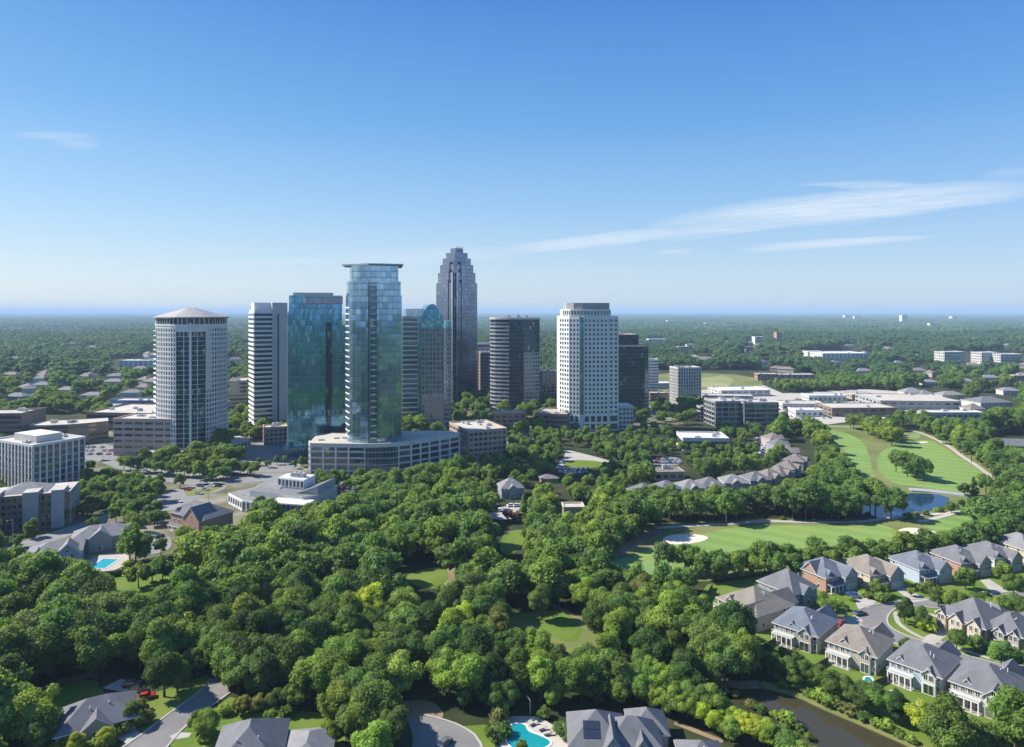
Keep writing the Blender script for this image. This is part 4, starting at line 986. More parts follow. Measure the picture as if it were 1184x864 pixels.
# ------------------------------------------------------------------ ground sheets
def sheet(name, pix, m, z, kind='structure', smooth=0, label=None, cat=None, group=None, world=False):
    pts = [p if world else G(*p) for p in pix]
    for _ in range(smooth):            # Chaikin corner cutting
        q = []
        for i in range(len(pts)):
            a, b = pts[i], pts[(i + 1) % len(pts)]
            q += [(a[0] * .75 + b[0] * .25, a[1] * .75 + b[1] * .25), (a[0] * .25 + b[0] * .75, a[1] * .25 + b[1] * .75)]
        pts = q
    me = bpy.data.meshes.new(name)
    tris = tessellate_polygon([[Vector((x, y, 0)) for x, y in pts]])
    fs = []
    for t in tris:
        a, b, c = [pts[i] for i in t]
        cr = (b[0] - a[0]) * (c[1] - a[1]) - (b[1] - a[1]) * (c[0] - a[0])
        fs.append(t if cr > 0 else t[::-1])
    me.from_pydata([(x, y, z) for x, y in pts], [], fs); me.materials.append(m)
    o = bpy.data.objects.new(name, me); COL.objects.link(o)
    if kind: o['kind'] = kind
    return tag(o, label, cat, group)
def strip(name, pix, w, h, m, z, kind='structure', closed=False, sm=1, world=False, **k):
    """a raised band (kerb, path, low wall) following a polyline"""
    pts = [p if world else G(*p) for p in pix]
    for _ in range(sm):
        q = [] if closed else [pts[0]]
        for i in range(len(pts) - (0 if closed else 1)):
            a, b = pts[i], pts[(i + 1) % len(pts)]
            q += [(a[0] * .75 + b[0] * .25, a[1] * .75 + b[1] * .25), (a[0] * .25 + b[0] * .75, a[1] * .25 + b[1] * .75)]
        if not closed: q.append(pts[-1])
        pts = q
    n = len(pts); L, Rr = [], []
    for i in range(n):
        a = pts[i - 1] if (closed or i) else pts[0]; b = pts[(i + 1) % n] if (closed or i < n - 1) else pts[-1]
        dx, dy = b[0] - a[0], b[1] - a[1]; l = math.hypot(dx, dy) or 1
        nx, ny = -dy / l * w / 2, dx / l * w / 2
        L.append((pts[i][0] + nx, pts[i][1] + ny)); Rr.append((pts[i][0] - nx, pts[i][1] - ny))
    b = MB()
    for i in range(n if closed else n - 1):
        j = (i + 1) % n
        b.face([(*L[i], z + h), (*Rr[i], z + h), (*Rr[j], z + h), (*L[j], z + h)][::-1][::-1], m)
        if h > .05:
            b.face([(*Rr[i], z - .02), (*Rr[j], z - .02), (*Rr[j], z + h), (*Rr[i], z + h)], m); b.face([(*L[j], z - .02), (*L[i], z - .02), (*L[i], z + h), (*L[j], z + h)], m)
    if not closed and h > .05:
        for e in (0, n - 1): b.face([(*L[e], z - .02), (*Rr[e], z - .02), (*Rr[e], z + h), (*L[e], z + h)], m)
    o = b.build(name)
    if kind: o['kind'] = kind
    return tag(o, **k) if k else o
M['bare_field'] = mat_ground('dry mown grass', [(.20, .24, .09), (.27, .28, .12), (.36, .33, .19)], .02, .3)
# one round sheet out to the horizon
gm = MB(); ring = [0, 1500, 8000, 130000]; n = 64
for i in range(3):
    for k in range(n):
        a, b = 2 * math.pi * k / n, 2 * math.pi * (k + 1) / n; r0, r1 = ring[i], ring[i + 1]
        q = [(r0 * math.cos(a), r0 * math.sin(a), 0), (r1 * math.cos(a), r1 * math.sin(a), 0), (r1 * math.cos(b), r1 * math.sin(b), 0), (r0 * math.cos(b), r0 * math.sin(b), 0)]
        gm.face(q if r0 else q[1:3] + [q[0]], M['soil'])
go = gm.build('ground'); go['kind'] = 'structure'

KEEP = list(AUTO_KEEP)   # pixel polygons that trees must not cover
CLEAR = []  # pixel polygons without random trees at their foot
def keep(p): KEEP.append(p); return p
golf = [(880, 632), (880, 600), (985, 604), (1020, 600), (1036, 574), (1003, 573), (993, 565), (988, 546), (975, 529), (962, 508), (940, 494), (965, 493), (990, 497), (1006, 505), (1022, 510), (1035, 507), (1030, 499), (1050, 496), (1075, 505), (1103, 521), (1126, 537), (1150, 550), (1160, 563), (1161, 578), (1156, 590), (1149, 603), (1134, 615), (1122, 628), (1110, 640), (1040, 643), (960, 643), (900, 650), (860, 655), (800, 665), (765, 668), (738, 664), (712, 650), (706, 640), (740, 628), (748, 612), (770, 608), (840, 604), (880, 603)]
sheet('golf_course', [(700, 655), (706, 632), (745, 606), (880, 600), (982, 601), (1030, 596), (1030, 576), (1000, 575), (985, 562), (972, 530), (955, 508), (935, 492), (985, 491), (1075, 500), (1110, 517), (1135, 533), (1165, 552), (1172, 580), (1165, 610), (1184, 640), (1100, 652), (960, 652), (820, 672), (760, 675)], M['rough_grass'], .03)
fair1 = [(728, 640), (770, 632), (830, 612), (880, 607), (985, 609), (1015, 606), (1035, 612), (1050, 625), (1040, 640), (960, 643), (880, 648), (800, 662), (765, 668), (738, 660)]
fair2 = [(948, 497), (968, 498), (985, 503), (1000, 512), (1006, 530), (1010, 552), (1030, 566), (1020, 571), (1003, 570), (994, 556), (985, 535), (972, 515)]
fair3 = [(1012, 540), (1018, 520), (1045, 514), (1072, 507), (1092, 518), (1110, 530), (1135, 545), (1143, 556), (1135, 566), (1115, 571), (1090, 568), (1060, 563), (1030, 560)]
fair4 = [(1062, 604), (1095, 598), (1130, 594), (1148, 592), (1142, 604), (1120, 617), (1095, 620), (1078, 613)]
for p in (fair1, fair2, fair3, fair4): sheet('fairway', p, M['fairway'], .06, smooth=2)
sheet('putting_green', [(706, 648), (722, 645), (742, 647), (756, 653), (758, 660), (745, 664), (725, 660), (708, 654)], M['green'], .09, smooth=2)
sheet('tee_ground', [(1050, 503), (1062, 500), (1066, 506), (1054, 508)], M['green'], .09, smooth=1)
for p, lb in (([(764, 626), (772, 619), (795, 617), (818, 620), (819, 624), (805, 628), (790, 630), (772, 630)], 'pale sand bunker on the lower fairway near the putting green'), ([(1038, 613), (1050, 610), (1070, 612), (1090, 617), (1089, 620), (1070, 620), (1052, 618), (1040, 616)], 'long pale sand bunker right of the pond'), ([(1060, 512), (1068, 510.5), (1075, 511.5), (1068, 513)], 'small sand bunker at the far end of the upper fairway')):
    o = sheet('sand_bunker', p, M['sand'], .12, None, 2, lb, 'bunker', 'sand bunkers on the golf course')
strip('cart_path', [(758, 611), (800, 608), (850, 606), (880, 602.5), (930, 604), (990, 604.5), (1024, 600), (1060, 597), (1111, 592), (1140, 588.5), (1152, 584), (1160, 577), (1158, 567), (1152, 556), (1126, 536), (1112, 528), (1103, 520), (1090, 512), (1075, 505), (1060, 499), (1040, 497)], 3.2, .0, M['pave'], .15, sm=2)
strip('cart_path', [(1062, 604), (1080, 600), (1111, 592)], 2.6, .0, M['pave'], .152, sm=1)
strip('cart_path', [(940, 494), (960, 493), (985, 494)], 2.6, .0, M['pave'], .154, sm=1)
sheet('pond', [(1037, 573), (1060, 570), (1096, 573), (1099, 583), (1088, 588), (1070, 592.5), (1047, 597), (1016, 600.5), (992, 602), (985, 597), (988, 588), (1000, 582), (1020, 578)], M['pond'], .10, smooth=1)
sheet('pond', [(870, 596), (900, 595), (940, 594), (984, 595), (990, 601), (960, 600.5), (900, 599.5), (872, 600)], M['creek'], .085)
o = strip('dam', [(1052, 567), (1075, 568.5), (1100, 571.5), (1120, 574)], 6, .7, M['conc_grey'], 0, kind=None, sm=0, label='pale concrete dam along the far bank of the pond', cat='dam')
keep([(888, 607), (990, 606), (1040, 602), (1060, 605), (1055, 616), (1095, 618), (1120, 610), (1140, 600), (1120, 627), (1100, 631), (985, 632), (900, 632), (835, 638), (800, 648), (770, 650), (745, 652), (716, 650), (726, 640), (765, 632), (830, 612)])
keep([(1010, 574), (1096, 574), (1095, 585), (1060, 594), (990, 602), (990, 592)])
keep([(950, 498), (1000, 512), (1020, 520), (1072, 508), (1130, 545), (1140, 560), (1090, 568), (1012, 570), (996, 560), (978, 525)])
CLEAR += [golf]
# lawns
lawns = [[(463, 669), (483, 660), (512, 654), (522, 667), (506, 682), (486, 680)], [(580, 642), (577, 625), (588, 613), (613, 613), (606, 628), (596, 640)], [(608, 714), (625, 706), (664, 709), (676, 723), (668, 743), (650, 742), (624, 728)], [(662, 748), (688, 748), (692, 758), (672, 758)],
         [(105, 672), (112, 664), (185, 660), (215, 645), (250, 640), (245, 652), (200, 668), (186, 688), (130, 688)], [(647, 539.5), (657, 531), (703, 534), (690, 542.5)], [(44, 800), (100, 785), (120, 790), (96, 803), (60, 812), (42, 812)]]
for p in lawns: sheet('lawn', p, M['grass'], .05, smooth=2)
for p in lawns[:4] + lawns[5:6]: keep(p)
keep([(110, 668), (185, 663), (180, 683), (130, 683)]); keep([(205, 648), (240, 644), (236, 651), (205, 660)])
for p in lawns: CLEAR.append(p)
CLEAR += [[(590, 706), (650, 702), (685, 714), (692, 750), (640, 752), (592, 738)], [(694, 640), (740, 636), (745, 675), (700, 668)], [(440, 668), (470, 656), (520, 652), (525, 690), (450, 690)]]
keep([(604, 714), (655, 708), (674, 722), (668, 742), (625, 734)])
sheet('bare_ground', [(505, 676), (518, 652), (535, 652), (540, 672), (520, 682)], M['dirt'], .042, smooth=2)
sheet('lawn', [(585, 712), (610, 708), (650, 705), (690, 716), (696, 752), (660, 760), (610, 745), (586, 734)], M['rough_grass'], .044, smooth=2)
sheet('bare_ground', [(700, 640), (730, 618), (760, 612), (770, 615), (740, 632), (715, 646)], M['dirt'], .046, smooth=2)
for pts in ([(640, 700), (664, 712), (674, 724)], [(780, 836), (810, 848), (836, 858)]):
    strip('footpath', pts, 1.6, 0, M['dirt'], .11, sm=2)
# estate on the lower right
est = [(800, 700), (818, 676), (870, 668), (920, 655), (985, 645), (1184, 622), (1260, 625), (1260, 880), (1085, 880), (1056, 858), (1005, 840), (957, 820), (924, 802), (890, 780), (850, 756), (815, 735), (795, 715)]
sheet('estate_lawn', est, M['grass'], .05); CLEAR.append(est)
road_est = [(986, 714), (994, 703), (1024, 697), (1060, 693), (1137, 687), (1184, 684), (1250, 682), (1250, 698), (1184, 698), (1145, 701), (1110, 703), (1085, 704), (1060, 701), (1040, 701), (1029, 708), (1025, 717), (1029, 726), (1047, 735), (1075, 744), (1091, 750), (1152, 768), (1184, 774), (1250, 784), (1250, 796), (1184, 786), (1150, 784), (1117, 778), (1056, 752), (1040, 747), (1016, 735), (996, 724)]
sheet('street', road_est, M['asphalt_old'], .075, smooth=1)
strip('kerb', [(1250, 697.5), (1184, 698), (1145, 701), (1110, 703.5), (1085, 704), (1060, 701), (1040, 701), (1029, 708), (1025, 717), (1029, 726), (1047, 735), (1075, 744), (1091, 750), (1152, 768), (1184, 774), (1250, 784)], .5, .13, M['drive'], .07, sm=2)
strip('kerb', [(1250, 796), (1184, 786), (1150, 784), (1117, 778), (1056, 752), (1040, 747), (1016, 735), (996, 724), (986, 714), (994, 703), (1024, 697), (1060, 693), (1137, 687), (1184, 684), (1250, 682)], .5, .13, M['drive'], .07, sm=2)
strip('pavement', [(1036, 708), (1037, 720), (1052, 731), (1072, 741), (1080, 740), (1100, 747), (1150, 764), (1184, 771)], 1.5, .0, M['drive'], .10, sm=2)
strip('pavement', [(1058, 709), (1084, 712), (1092, 722), (1088, 733)], 1.8, .0, M['drive'], .102, sm=1)
for p in ([(975, 685), (986, 683), (1014, 696), (1004, 703), (992, 704), (988, 694)], [(1034, 681), (1046, 680), (1074, 694), (1056, 697), (1046, 690)], [(1133, 671), (1144, 670), (1166, 684), (1148, 687)], [(966, 724), (975, 714), (990, 712), (998, 718), (990, 727), (974, 732)], [(1066, 743), (1070, 736), (1092, 727), (1101, 731), (1080, 746)], [(1093, 700), (1098, 690), (1104, 690), (1104, 702)], [(1143, 782), (1160, 780), (1168, 786), (1150, 790)]):
    sheet('driveway', p, M['drive'], .088)
sheet('bare_ground', [(958, 700), (975, 702), (984, 710), (970, 716), (955, 712)], M['rough_grass'], .062, smooth=2)
keep([(362, 508), (440, 520), (470, 518), (528, 506), (528, 528), (470, 540), (420, 546), (362, 538)]); keep([(538, 505), (580, 505), (580, 520), (545, 527)])
# creek
creek = [(762, 772), (775, 768), (800, 780), (845, 796), (880, 794), (924, 806), (957, 822), (1005, 842), (1060, 866), (1090, 885), (960, 885), (940, 850), (920, 832), (888, 820), (845, 812), (800, 795), (765, 782)]
CLEAR.append([(820, 800), (960, 880), (1100, 890), (1200, 900), (1200, 960), (700, 960), (700, 870), (800, 850)])
CLEAR.append([(852, 790), (900, 786), (945, 800), (965, 880), (900, 850), (850, 835)])
sheet('creek', creek, M['creek'], .06, smooth=1); CLEAR.append(creek)
strip('creek_bank', [(880, 792), (924, 803), (957, 819), (1005, 839), (1060, 863), (1090, 882)], 3.5, .25, M['rough_grass'], .04, sm=1)
strip('creek_bank', [(775, 766), (800, 778), (845, 793), (880, 792)], 3.5, .25, M['dirt'], .04, sm=1)
keep([(928, 815), (957, 828), (1000, 848), (1035, 862), (985, 862), (945, 842), (930, 830)])
keep([(862, 800), (890, 798), (924, 808), (936, 828), (900, 822), (872, 812)])
# lower left road, drives
rl = [(120, 880), (150, 858), (166, 848), (200, 822), (228, 803), (243, 786), (252, 782), (262, 792), (266, 801), (243, 818), (215, 838), (180, 880)]
sheet('street', rl, M['asphalt_old'], .075, smooth=1); keep([(170, 848), (200, 824), (238, 798), (250, 788), (262, 800), (215, 836), (200, 848)]); CLEAR.append(rl)
strip('kerb', [(120, 880), (150, 859), (166, 848), (200, 822), (228, 803), (243, 786)], .5, .13, M['drive'], .07)
strip('kerb', [(266, 801), (243, 818), (215, 838), (180, 880)], .5, .13, M['drive'], .07)
sheet('driveway', [(123, 845), (141, 832), (150, 838), (164, 849), (148, 861), (138, 856)], M['drive'], .088)
sheet('driveway', [(196, 852), (206, 847), (222, 848), (218, 853), (200, 856)], M['drive'], .088)
sheet('patio', [(118, 796), (140, 785), (160, 792), (176, 802), (160, 812), (140, 800)], M['pave'], .085)
sheet('lawn', [(135, 830), (160, 806), (200, 795), (240, 780), (244, 786), (228, 803), (200, 822), (166, 848)], M['grass'], .05); sheet('lawn', [(200, 850), (220, 838), (266, 806), (330, 820), (380, 826), (400, 850), (395, 890), (190, 890)], M['grass'], .048)
sheet('lawn', [(40, 830), (60, 806), (110, 790), (120, 800), (100, 860), (130, 890), (20, 890)], M['grass'], .046)
sheet('driveway', [(236, 757), (238, 746), (262, 748), (262, 759)], M['pave'], .09)
yl = [(30, 805), (110, 785), (175, 790), (245, 778), (268, 800), (300, 815), (385, 822), (395, 860), (395, 900), (0, 900), (20, 840)]
CLEAR.append(yl); keep([(130, 800), (190, 800), (160, 840), (70, 842), (60, 815), (100, 795)]); keep([(240, 850), (270, 830), (305, 830), (365, 848), (365, 864), (240, 864)]); keep([(208, 800), (236, 786), (240, 770), (246, 784)])
# cul-de-sac bottom centre, pool terrace
sheet('street', [(470, 832), (490, 828), (512, 833), (534, 841), (552, 854), (562, 880), (475, 880), (478, 850)], M['asphalt_old'], .075, smooth=1)
strip('kerb', [(490, 827), (512, 832), (535, 840.5), (553, 853), (563, 880)], .5, .13, M['drive'], .07)
sheet('bare_ground', [(440, 815), (466, 810), (500, 810), (514, 824), (510, 833), (480, 832), (468, 838)], M['dirt'], .05, smooth=2)
sheet('lawn', [(536, 840), (560, 838), (572, 845), (573, 880), (565, 880), (554, 854)], M['grass'], .055)
sheet('pool_terrace', [(566, 840), (583, 830), (600, 828), (624, 829), (641, 840), (655, 847), (664, 870), (662, 890), (590, 890), (578, 860), (567, 850)], M['pave'], .07, smooth=1)
cul = [(440, 812), (520, 812), (560, 826), (640, 822), (700, 815), (790, 815), (830, 835), (850, 870), (850, 900), (440, 900)]
CLEAR.append(cul)
keep([(478, 816), (500, 812), (520, 838), (550, 862), (490, 862)]); keep([(566, 838), (600, 828), (640, 838), (655, 860), (570, 862), (540, 848)]); keep([(655, 826), (690, 815), (760, 816), (782, 845), (800, 850), (835, 850), (840, 862), (655, 862)])
def pool(name, pix, m, label, z=.09, cop=.5, sm=1):
    pts = [G(*p) for p in pix]; cx = sum(p[0] for p in pts) / len(pts); cy = sum(p[1] for p in pts) / len(pts)
    r = empty(name, (cx, cy, 0), 0, label, 'pool')
    w = sheet('water', pix, m, z + .02, None, sm); w.parent = r; w.matrix_parent_inverse = Matrix.Translation((-cx, -cy, 0))
    c = strip('coping', pix, cop, .14, M['trim'], z - .03, None, True, sm); c.parent = r; c.matrix_parent_inverse = Matrix.Translation((-cx, -cy, 0))
    return r
pool('swimming_pool', [(583, 845), (590, 838), (608, 836.5), (611, 846), (624, 850), (640, 858), (632, 866), (604, 874), (590, 866), (584, 855)], M['poolw_deep'], 'kidney-shaped turquoise pool on a cream terrace at the bottom edge', sm=2)
sheet('pool_terrace', [(86, 659), (98, 650), (118, 641), (140, 639), (153, 645), (146, 654), (128, 661), (100, 663)], M['pave'], .07, smooth=1)
pool('swimming_pool', [(102, 657.5), (119, 646.5), (138, 647), (122, 657.8)], M['poolw'], 'rectangular bright blue pool beside the grey hip-roofed houses', sm=0)
keep([(92, 660), (118, 643), (148, 642), (130, 659)]); keep([(24, 640), (50, 620), (105, 605), (140, 616), (140, 640), (90, 650)])
sheet('pool_terrace', [(818, 708), (843, 706), (850, 716), (872, 736), (860, 740), (838, 728), (820, 722)], M['pave'], .09, smooth=1)
pool('swimming_pool', [(830, 712), (842, 711), (849, 717), (840, 721), (831, 719)], M['poolw_deep'], 'small teal pool behind the tan-roofed house', .11)
pool('swimming_pool', [(998, 783), (1008, 783), (1010, 789), (1000, 790)], M['poolw_deep'], 'tiny round teal pool by the columned porch above the creek', .09)
pool('swimming_pool', [(1022, 801), (1038, 798), (1040, 808), (1026, 810)], M['poolw'], 'blue garden pool behind the creekside tree in front of the pale blue house', .09)
pool('swimming_pool', [(1060, 812), (1069, 812), (1070, 818), (1062, 819)], M['poolw'], 'tiny pool right of the blue garden pool', .09)
# left urban ground and streets
sheet('town_ground', [(0, 505), (90, 497), (180, 495), (265, 500), (345, 500), (350, 545), (420, 560), (400, 600), (300, 622), (200, 640), (150, 650), (60, 665), (0, 670), (-40, 600)], M['urban'], .02)
st = [[(60, 522), (94, 516), (128, 512), (140, 528), (124, 535), (96, 531)], [(113, 534), (122, 531), (150, 537), (185, 543), (262, 551), (330, 545), (350, 552), (262, 561), (225, 562), (190, 557), (150, 546)], [(176, 575), (190, 569), (225, 560), (262, 558), (262, 566), (236, 572), (215, 582), (196, 592), (182, 590), (190, 580)],
      [(-20, 640), (40, 622), (70, 612), (108, 601), (132, 590), (140, 595), (112, 608), (74, 622), (0, 646)], [(150, 632), (165, 614), (195, 618), (200, 632), (185, 640), (160, 642)], [(270, 534), (330, 520), (352, 524), (340, 538), (300, 545)]]
for p in st: sheet('street', p, M['street'], .045, smooth=1); keep(p); CLEAR.append(p)
sheet('parking_lot', [(372, 560), (400, 556), (420, 560), (425, 572), (400, 585), (368, 588), (360, 575)], M['street'], .045); sheet('lawn', [(212, 566), (240, 565), (262, 560), (240, 572), (216, 574)], M['rough_grass'], .06); sheet('lawn', [(366, 590), (400, 580), (420, 578), (415, 584), (385, 592)], M['grass'], .05)
keep([(378, 562), (405, 560), (415, 570), (385, 580)]); keep([(195, 575), (235, 565), (275, 585), (290, 598), (280, 605), (200, 610)]); keep([(248, 575), (300, 548), (370, 555), (372, 580), (340, 586), (300, 580)])
keep([(0, 565), (85, 562), (85, 595), (60, 605), (0, 612)]); keep([(0, 505), (92, 505), (92, 552), (0, 560)]); keep([(128, 480), (182, 478), (182, 518), (128, 520)])
sheet('town_ground', [(262, 500), (265, 476), (400, 470), (560, 466), (780, 462), (790, 490), (700, 500), (600, 510), (560, 540), (420, 560), (350, 560), (340, 520)], M['urban'], .022)
for p in ([(262, 520), (300, 512), (336, 512), (350, 530), (345, 545), (262, 548)], [(560, 478), (566, 478), (610, 502), (596, 508)], [(700, 480), (760, 474), (764, 478), (705, 486)]): sheet('street', p, M['street'], .047)
# middle
mid = [[(640, 541), (655, 526), (650, 519), (680, 526), (706, 533), (704, 536), (660, 531), (650, 541)], [(640, 541), (680, 541), (680, 548), (645, 548)], [(560, 595), (587, 582), (607, 582), (613, 592), (597, 600), (575, 602)], [(754, 530), (785, 528), (790, 538), (756, 540)], [(868, 507), (880, 505), (890, 515), (888, 526), (873, 528), (882, 516)], [(650, 590), (672, 588), (672, 594), (652, 596)]]
for i, p in enumerate(mid): sheet('parking_lot' if i in (1, 3) else 'street', p, M['drive'] if i in (0, 2, 4) else M['asphalt_old'], .045, smooth=1); keep(p); CLEAR.append(p)
keep([(738, 570), (758, 560), (830, 557), (888, 548), (930, 520), (905, 503), (925, 500), (944, 520), (940, 545), (900, 562), (860, 567), (790, 575)])
keep([(574, 560), (594, 556), (596, 570), (578, 576)]); keep([(780, 494), (820, 493), (828, 505), (780, 506)])
keep([(515, 500), (565, 496), (582, 500), (580, 518), (540, 526)])
# mown field, shopping area
sheet('mown_field', [(748, 434), (790, 430), (850, 433), (880, 438), (884, 450), (830, 452), (750, 452)], M['rough_grass'], .06); sheet('lawn', [(806, 438), (836, 434), (850, 439), (842, 447), (812, 448)], M['bare_field'], .12)
mall = [(800, 452), (884, 446), (905, 455), (1000, 450), (1085, 456), (1120, 466), (1128, 478), (1085, 484), (1010, 484), (950, 492), (925, 488), (905, 486), (895, 475), (860, 462), (760, 466)]
sheet('parking_lot', mall, M['pave'], .09)
sheet('lawn', [(935, 462), (975, 458), (1000, 462), (960, 468)], M['rough_grass'], .12); sheet('lawn', [(1085, 466), (1112, 462), (1120, 470), (1095, 474)], M['rough_grass'], .12)
CLEAR += [mall, [(740, 428), (884, 428), (886, 452), (800, 455), (740, 455)]]
keep([(900, 458), (1000, 456), (1075, 464), (1085, 472), (1000, 474), (950, 484), (915, 480)]); keep([(760, 435), (880, 436), (876, 452), (812, 456), (770, 450)])
keep([(850, 462), (900, 464), (900, 486), (815, 486), (815, 465)])
CLEAR += [[(90, 500), (180, 490), (182, 530), (90, 515)], [(0, 498), (95, 498), (95, 570), (0, 580)], [(262, 470), (620, 470), (760, 470), (760, 498), (600, 512), (560, 532), (440, 545), (350, 560), (262, 535)]][:2]
CLEAR += [[(262, 520), (360, 505), (360, 545), (420, 552), (420, 560), (300, 560)]]
for p in ([(928, 406), (994, 404), (994, 411), (930, 412)], [(1092, 408), (1176, 409), (1176, 418), (1092, 417)], [(1130, 455), (1166, 455), (1166, 470), (1132, 470)], [(1140, 503), (1190, 504), (1190, 518), (1145, 516)], [(128, 415), (182, 415), (182, 424), (128, 424)], [(125, 462), (182, 462), (182, 470), (125, 470)], [(28, 480), (108, 478), (108, 505), (30, 508)], [(876, 430), (925, 430), (925, 438), (878, 438)]): keep(p)

# ------------------------------------------------------------------ vegetation
def ico(sub):
    t = (1 + 5 ** .5) / 2
    v = [(-1, t, 0), (1, t, 0), (-1, -t, 0), (1, -t, 0), (0, -1, t), (0, 1, t), (0, -1, -t), (0, 1, -t), (t, 0, -1), (t, 0, 1), (-t, 0, -1), (-t, 0, 1)]
    v = [Vector(p).normalized() for p in v]
    f = [(0, 11, 5), (0, 5, 1), (0, 1, 7), (0, 7, 10), (0, 10, 11), (1, 5, 9), (5, 11, 4), (11, 10, 2), (10, 7, 6), (7, 1, 8), (3, 9, 4), (3, 4, 2), (3, 2, 6), (3, 6, 8), (3, 8, 9), (4, 9, 5), (2, 4, 11), (6, 2, 10), (8, 6, 7), (9, 8, 1)]
    for _ in range(sub):
        c = {}; nf = []
        def mid_(a, b):
            k = (min(a, b), max(a, b))
            if k not in c: c[k] = len(v); v.append(((v[a] + v[b]) / 2).normalized())
            return c[k]
        for a, b, d in f:
            x, y, z = mid_(a, b), mid_(b, d), mid_(d, a); nf += [(a, x, z), (b, y, x), (d, z, y), (x, y, z)]
        f = nf
    return np.array([tuple(p) for p in v]), f
ICO0, ICO1 = ico(0), ico(1)
class Geo:
    def __init__(s): s.v = []; s.f = []; s.m = []; s.t = []; s.n = 0
    def add(s, v, f, m, tone):
        s.v.append(np.asarray(v, float)); s.f += [tuple(i + s.n for i in q) for q in f]; s.m += [m] * len(f); s.t += list(tone) if hasattr(tone, '__len__') else [tone] * len(v); s.n += len(v)
    def mesh(s, name, mats):
        me = bpy.data.meshes.new(name); me.from_pydata(np.concatenate(s.v).tolist(), [], s.f)
        for m in mats: me.materials.append(m)
        me.polygons.foreach_set('material_index', s.m)
        a = me.attributes.new('tone', 'FLOAT', 'POINT'); a.data.foreach_set('value', s.t)
        return me
def crown_geo(seed, Rx=4.3, Rz=4.6, zc=8.2, nblob=24, br=(1.5, 2.4), leaf=.62, per=170, core=True, cone=False, core_s=.8, coresub=1, flat=.0):
    rs = np.random.RandomState(seed); g = Geo()
    blobs = []
    tries = 0
    while len(blobs) < nblob and tries < 4000:
        tries += 1
        d = rs.normal(size=3); d /= np.linalg.norm(d)
        if d[2] < -.8: continue
        rr = rs.uniform(.55, 1.0) if rs.rand() < .8 else rs.uniform(0, .5)
        if cone:
            t = rs.rand() ** 1.4; a = rs.rand() * 6.283; w = Rx * (1 - t) ** .8 * rs.uniform(.5, 1)
            c = np.array([w * math.cos(a), w * math.sin(a), zc - Rz + 2 * Rz * t]); r = (br[0] + (br[1] - br[0]) * (1 - t)) * rs.uniform(.7, 1)
        else:
            c = np.array([d[0] * Rx * rr, d[1] * Rx * rr, zc + d[2] * Rz * rr]); r = rs.uniform(*br) * (1 if d[2] > -.1 else .85)
            asym = 1 + .18 * math.sin(math.atan2(d[1], d[0]) * 2 + seed); c[:2] *= asym
        if any(np.linalg.norm(c - q[0]) < .5 * min(r, q[1]) for q in blobs): continue
        blobs.append((c, r))
    for bi, (c, r) in enumerate(blobs):
        tone = rs.uniform(.1, .9)
        n = int(per * (r / 2) ** 2)
        d = rs.normal(size=(n, 3)); d /= np.linalg.norm(d, axis=1)[:, None]
        d = d[(d[:, 2] > -.75)]; n = len(d)
        p = c + d * (r * rs.uniform(.80, 1.10, size=(n, 1))) * np.array([1, 1, .88])
        ok = np.ones(n, bool)
        for c2, r2 in blobs:
            if c2 is c: continue
            ok &= np.linalg.norm((p - c2) / np.array([1, 1, .88]), axis=1) > r2 * .72
        p, d = p[ok], d[ok]; n = len(p)
        if n:
            nr = d * .9 + rs.normal(size=(n, 3)) * .45 + np.array([0, 0, .25]); nr /= np.linalg.norm(nr, axis=1)[:, None]
            a = np.cross(nr, rs.normal(size=(n, 3))); a /= np.linalg.norm(a, axis=1)[:, None]; b = np.cross(nr, a)
            s1 = leaf * rs.uniform(.55, 1.1, size=(n, 1)) / 2; s2 = leaf * rs.uniform(.5, 1.0, size=(n, 1)) / 2
            V = np.stack([p - a * s1 - b * s2 * .6, p + a * s1 * .7 - b * s2, p + a * s1 + b * s2 * .7, p - a * s1 * .6 + b * s2], 1).reshape(-1, 3)
            F_ = [(4 * k, 4 * k + 1, 4 * k + 2, 4 * k + 3) for k in range(n)]
            tn = np.repeat(np.clip(tone + rs.normal(size=n) * .12, 0, 1), 4)
            g.add(V, F_, 0, tn)
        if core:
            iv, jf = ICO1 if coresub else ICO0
            g.add(c + iv * r * core_s * np.array([1, 1, .88]) * rs.uniform(.88, 1.08, size=(len(iv), 1)), jf, 0, tone * .6)  # blob core added behind the leaves to block sun, toned darker as inner shade
    return g, blobs
def trunk_geo(seed, h=9, r=.32, blobs=None):
    rs = random.Random(seed); b = MB()
    b.cyl(0, 0, -.3, h * .45, r * 1.25, r * .8, M['bark'], 7); b.cyl(0, 0, h * .45, h, r * .8, r * .3, M['bark'], 6, dx=rs.uniform(-.5, .5), dy=rs.uniform(-.5, .5))
    for k in range(5):
        a = rs.uniform(0, 6.28); z = h * rs.uniform(.3, .6)
        b.cyl(0, 0, z, z + rs.uniform(2, 3.5), r * .4, r * .15, M['bark'], 5, dx=math.cos(a) * 2.6, dy=math.sin(a) * 2.6)
    return b
KINDS = {'round': dict(Rx=4.3, Rz=4.8, zc=7.3, nblob=32), 'tall': dict(Rx=3.5, Rz=6.0, zc=8.4, nblob=32), 'wide': dict(Rx=5.2, Rz=4.3, zc=7.0, nblob=36), 'cone': dict(Rx=2.9, Rz=6.0, zc=7.2, nblob=34, br=(.8, 1.7), cone=True)}
CR, TK = {}, []
for k, p in KINDS.items():
    CR[k] = []
    for i in range({'round': 4, 'tall': 3, 'wide': 3, 'cone': 1}[k]):
        g, _ = crown_geo(100 + len(CR[k]) * 7 + len(k) * 31, leaf=.52, per=250, **p); CR[k].append(g.mesh('crown', [M['leaf']]))
for i in range(3):
    o = trunk_geo(i).build('trunk'); TK.append(o.data); bpy.data.objects.remove(o)
SH = []
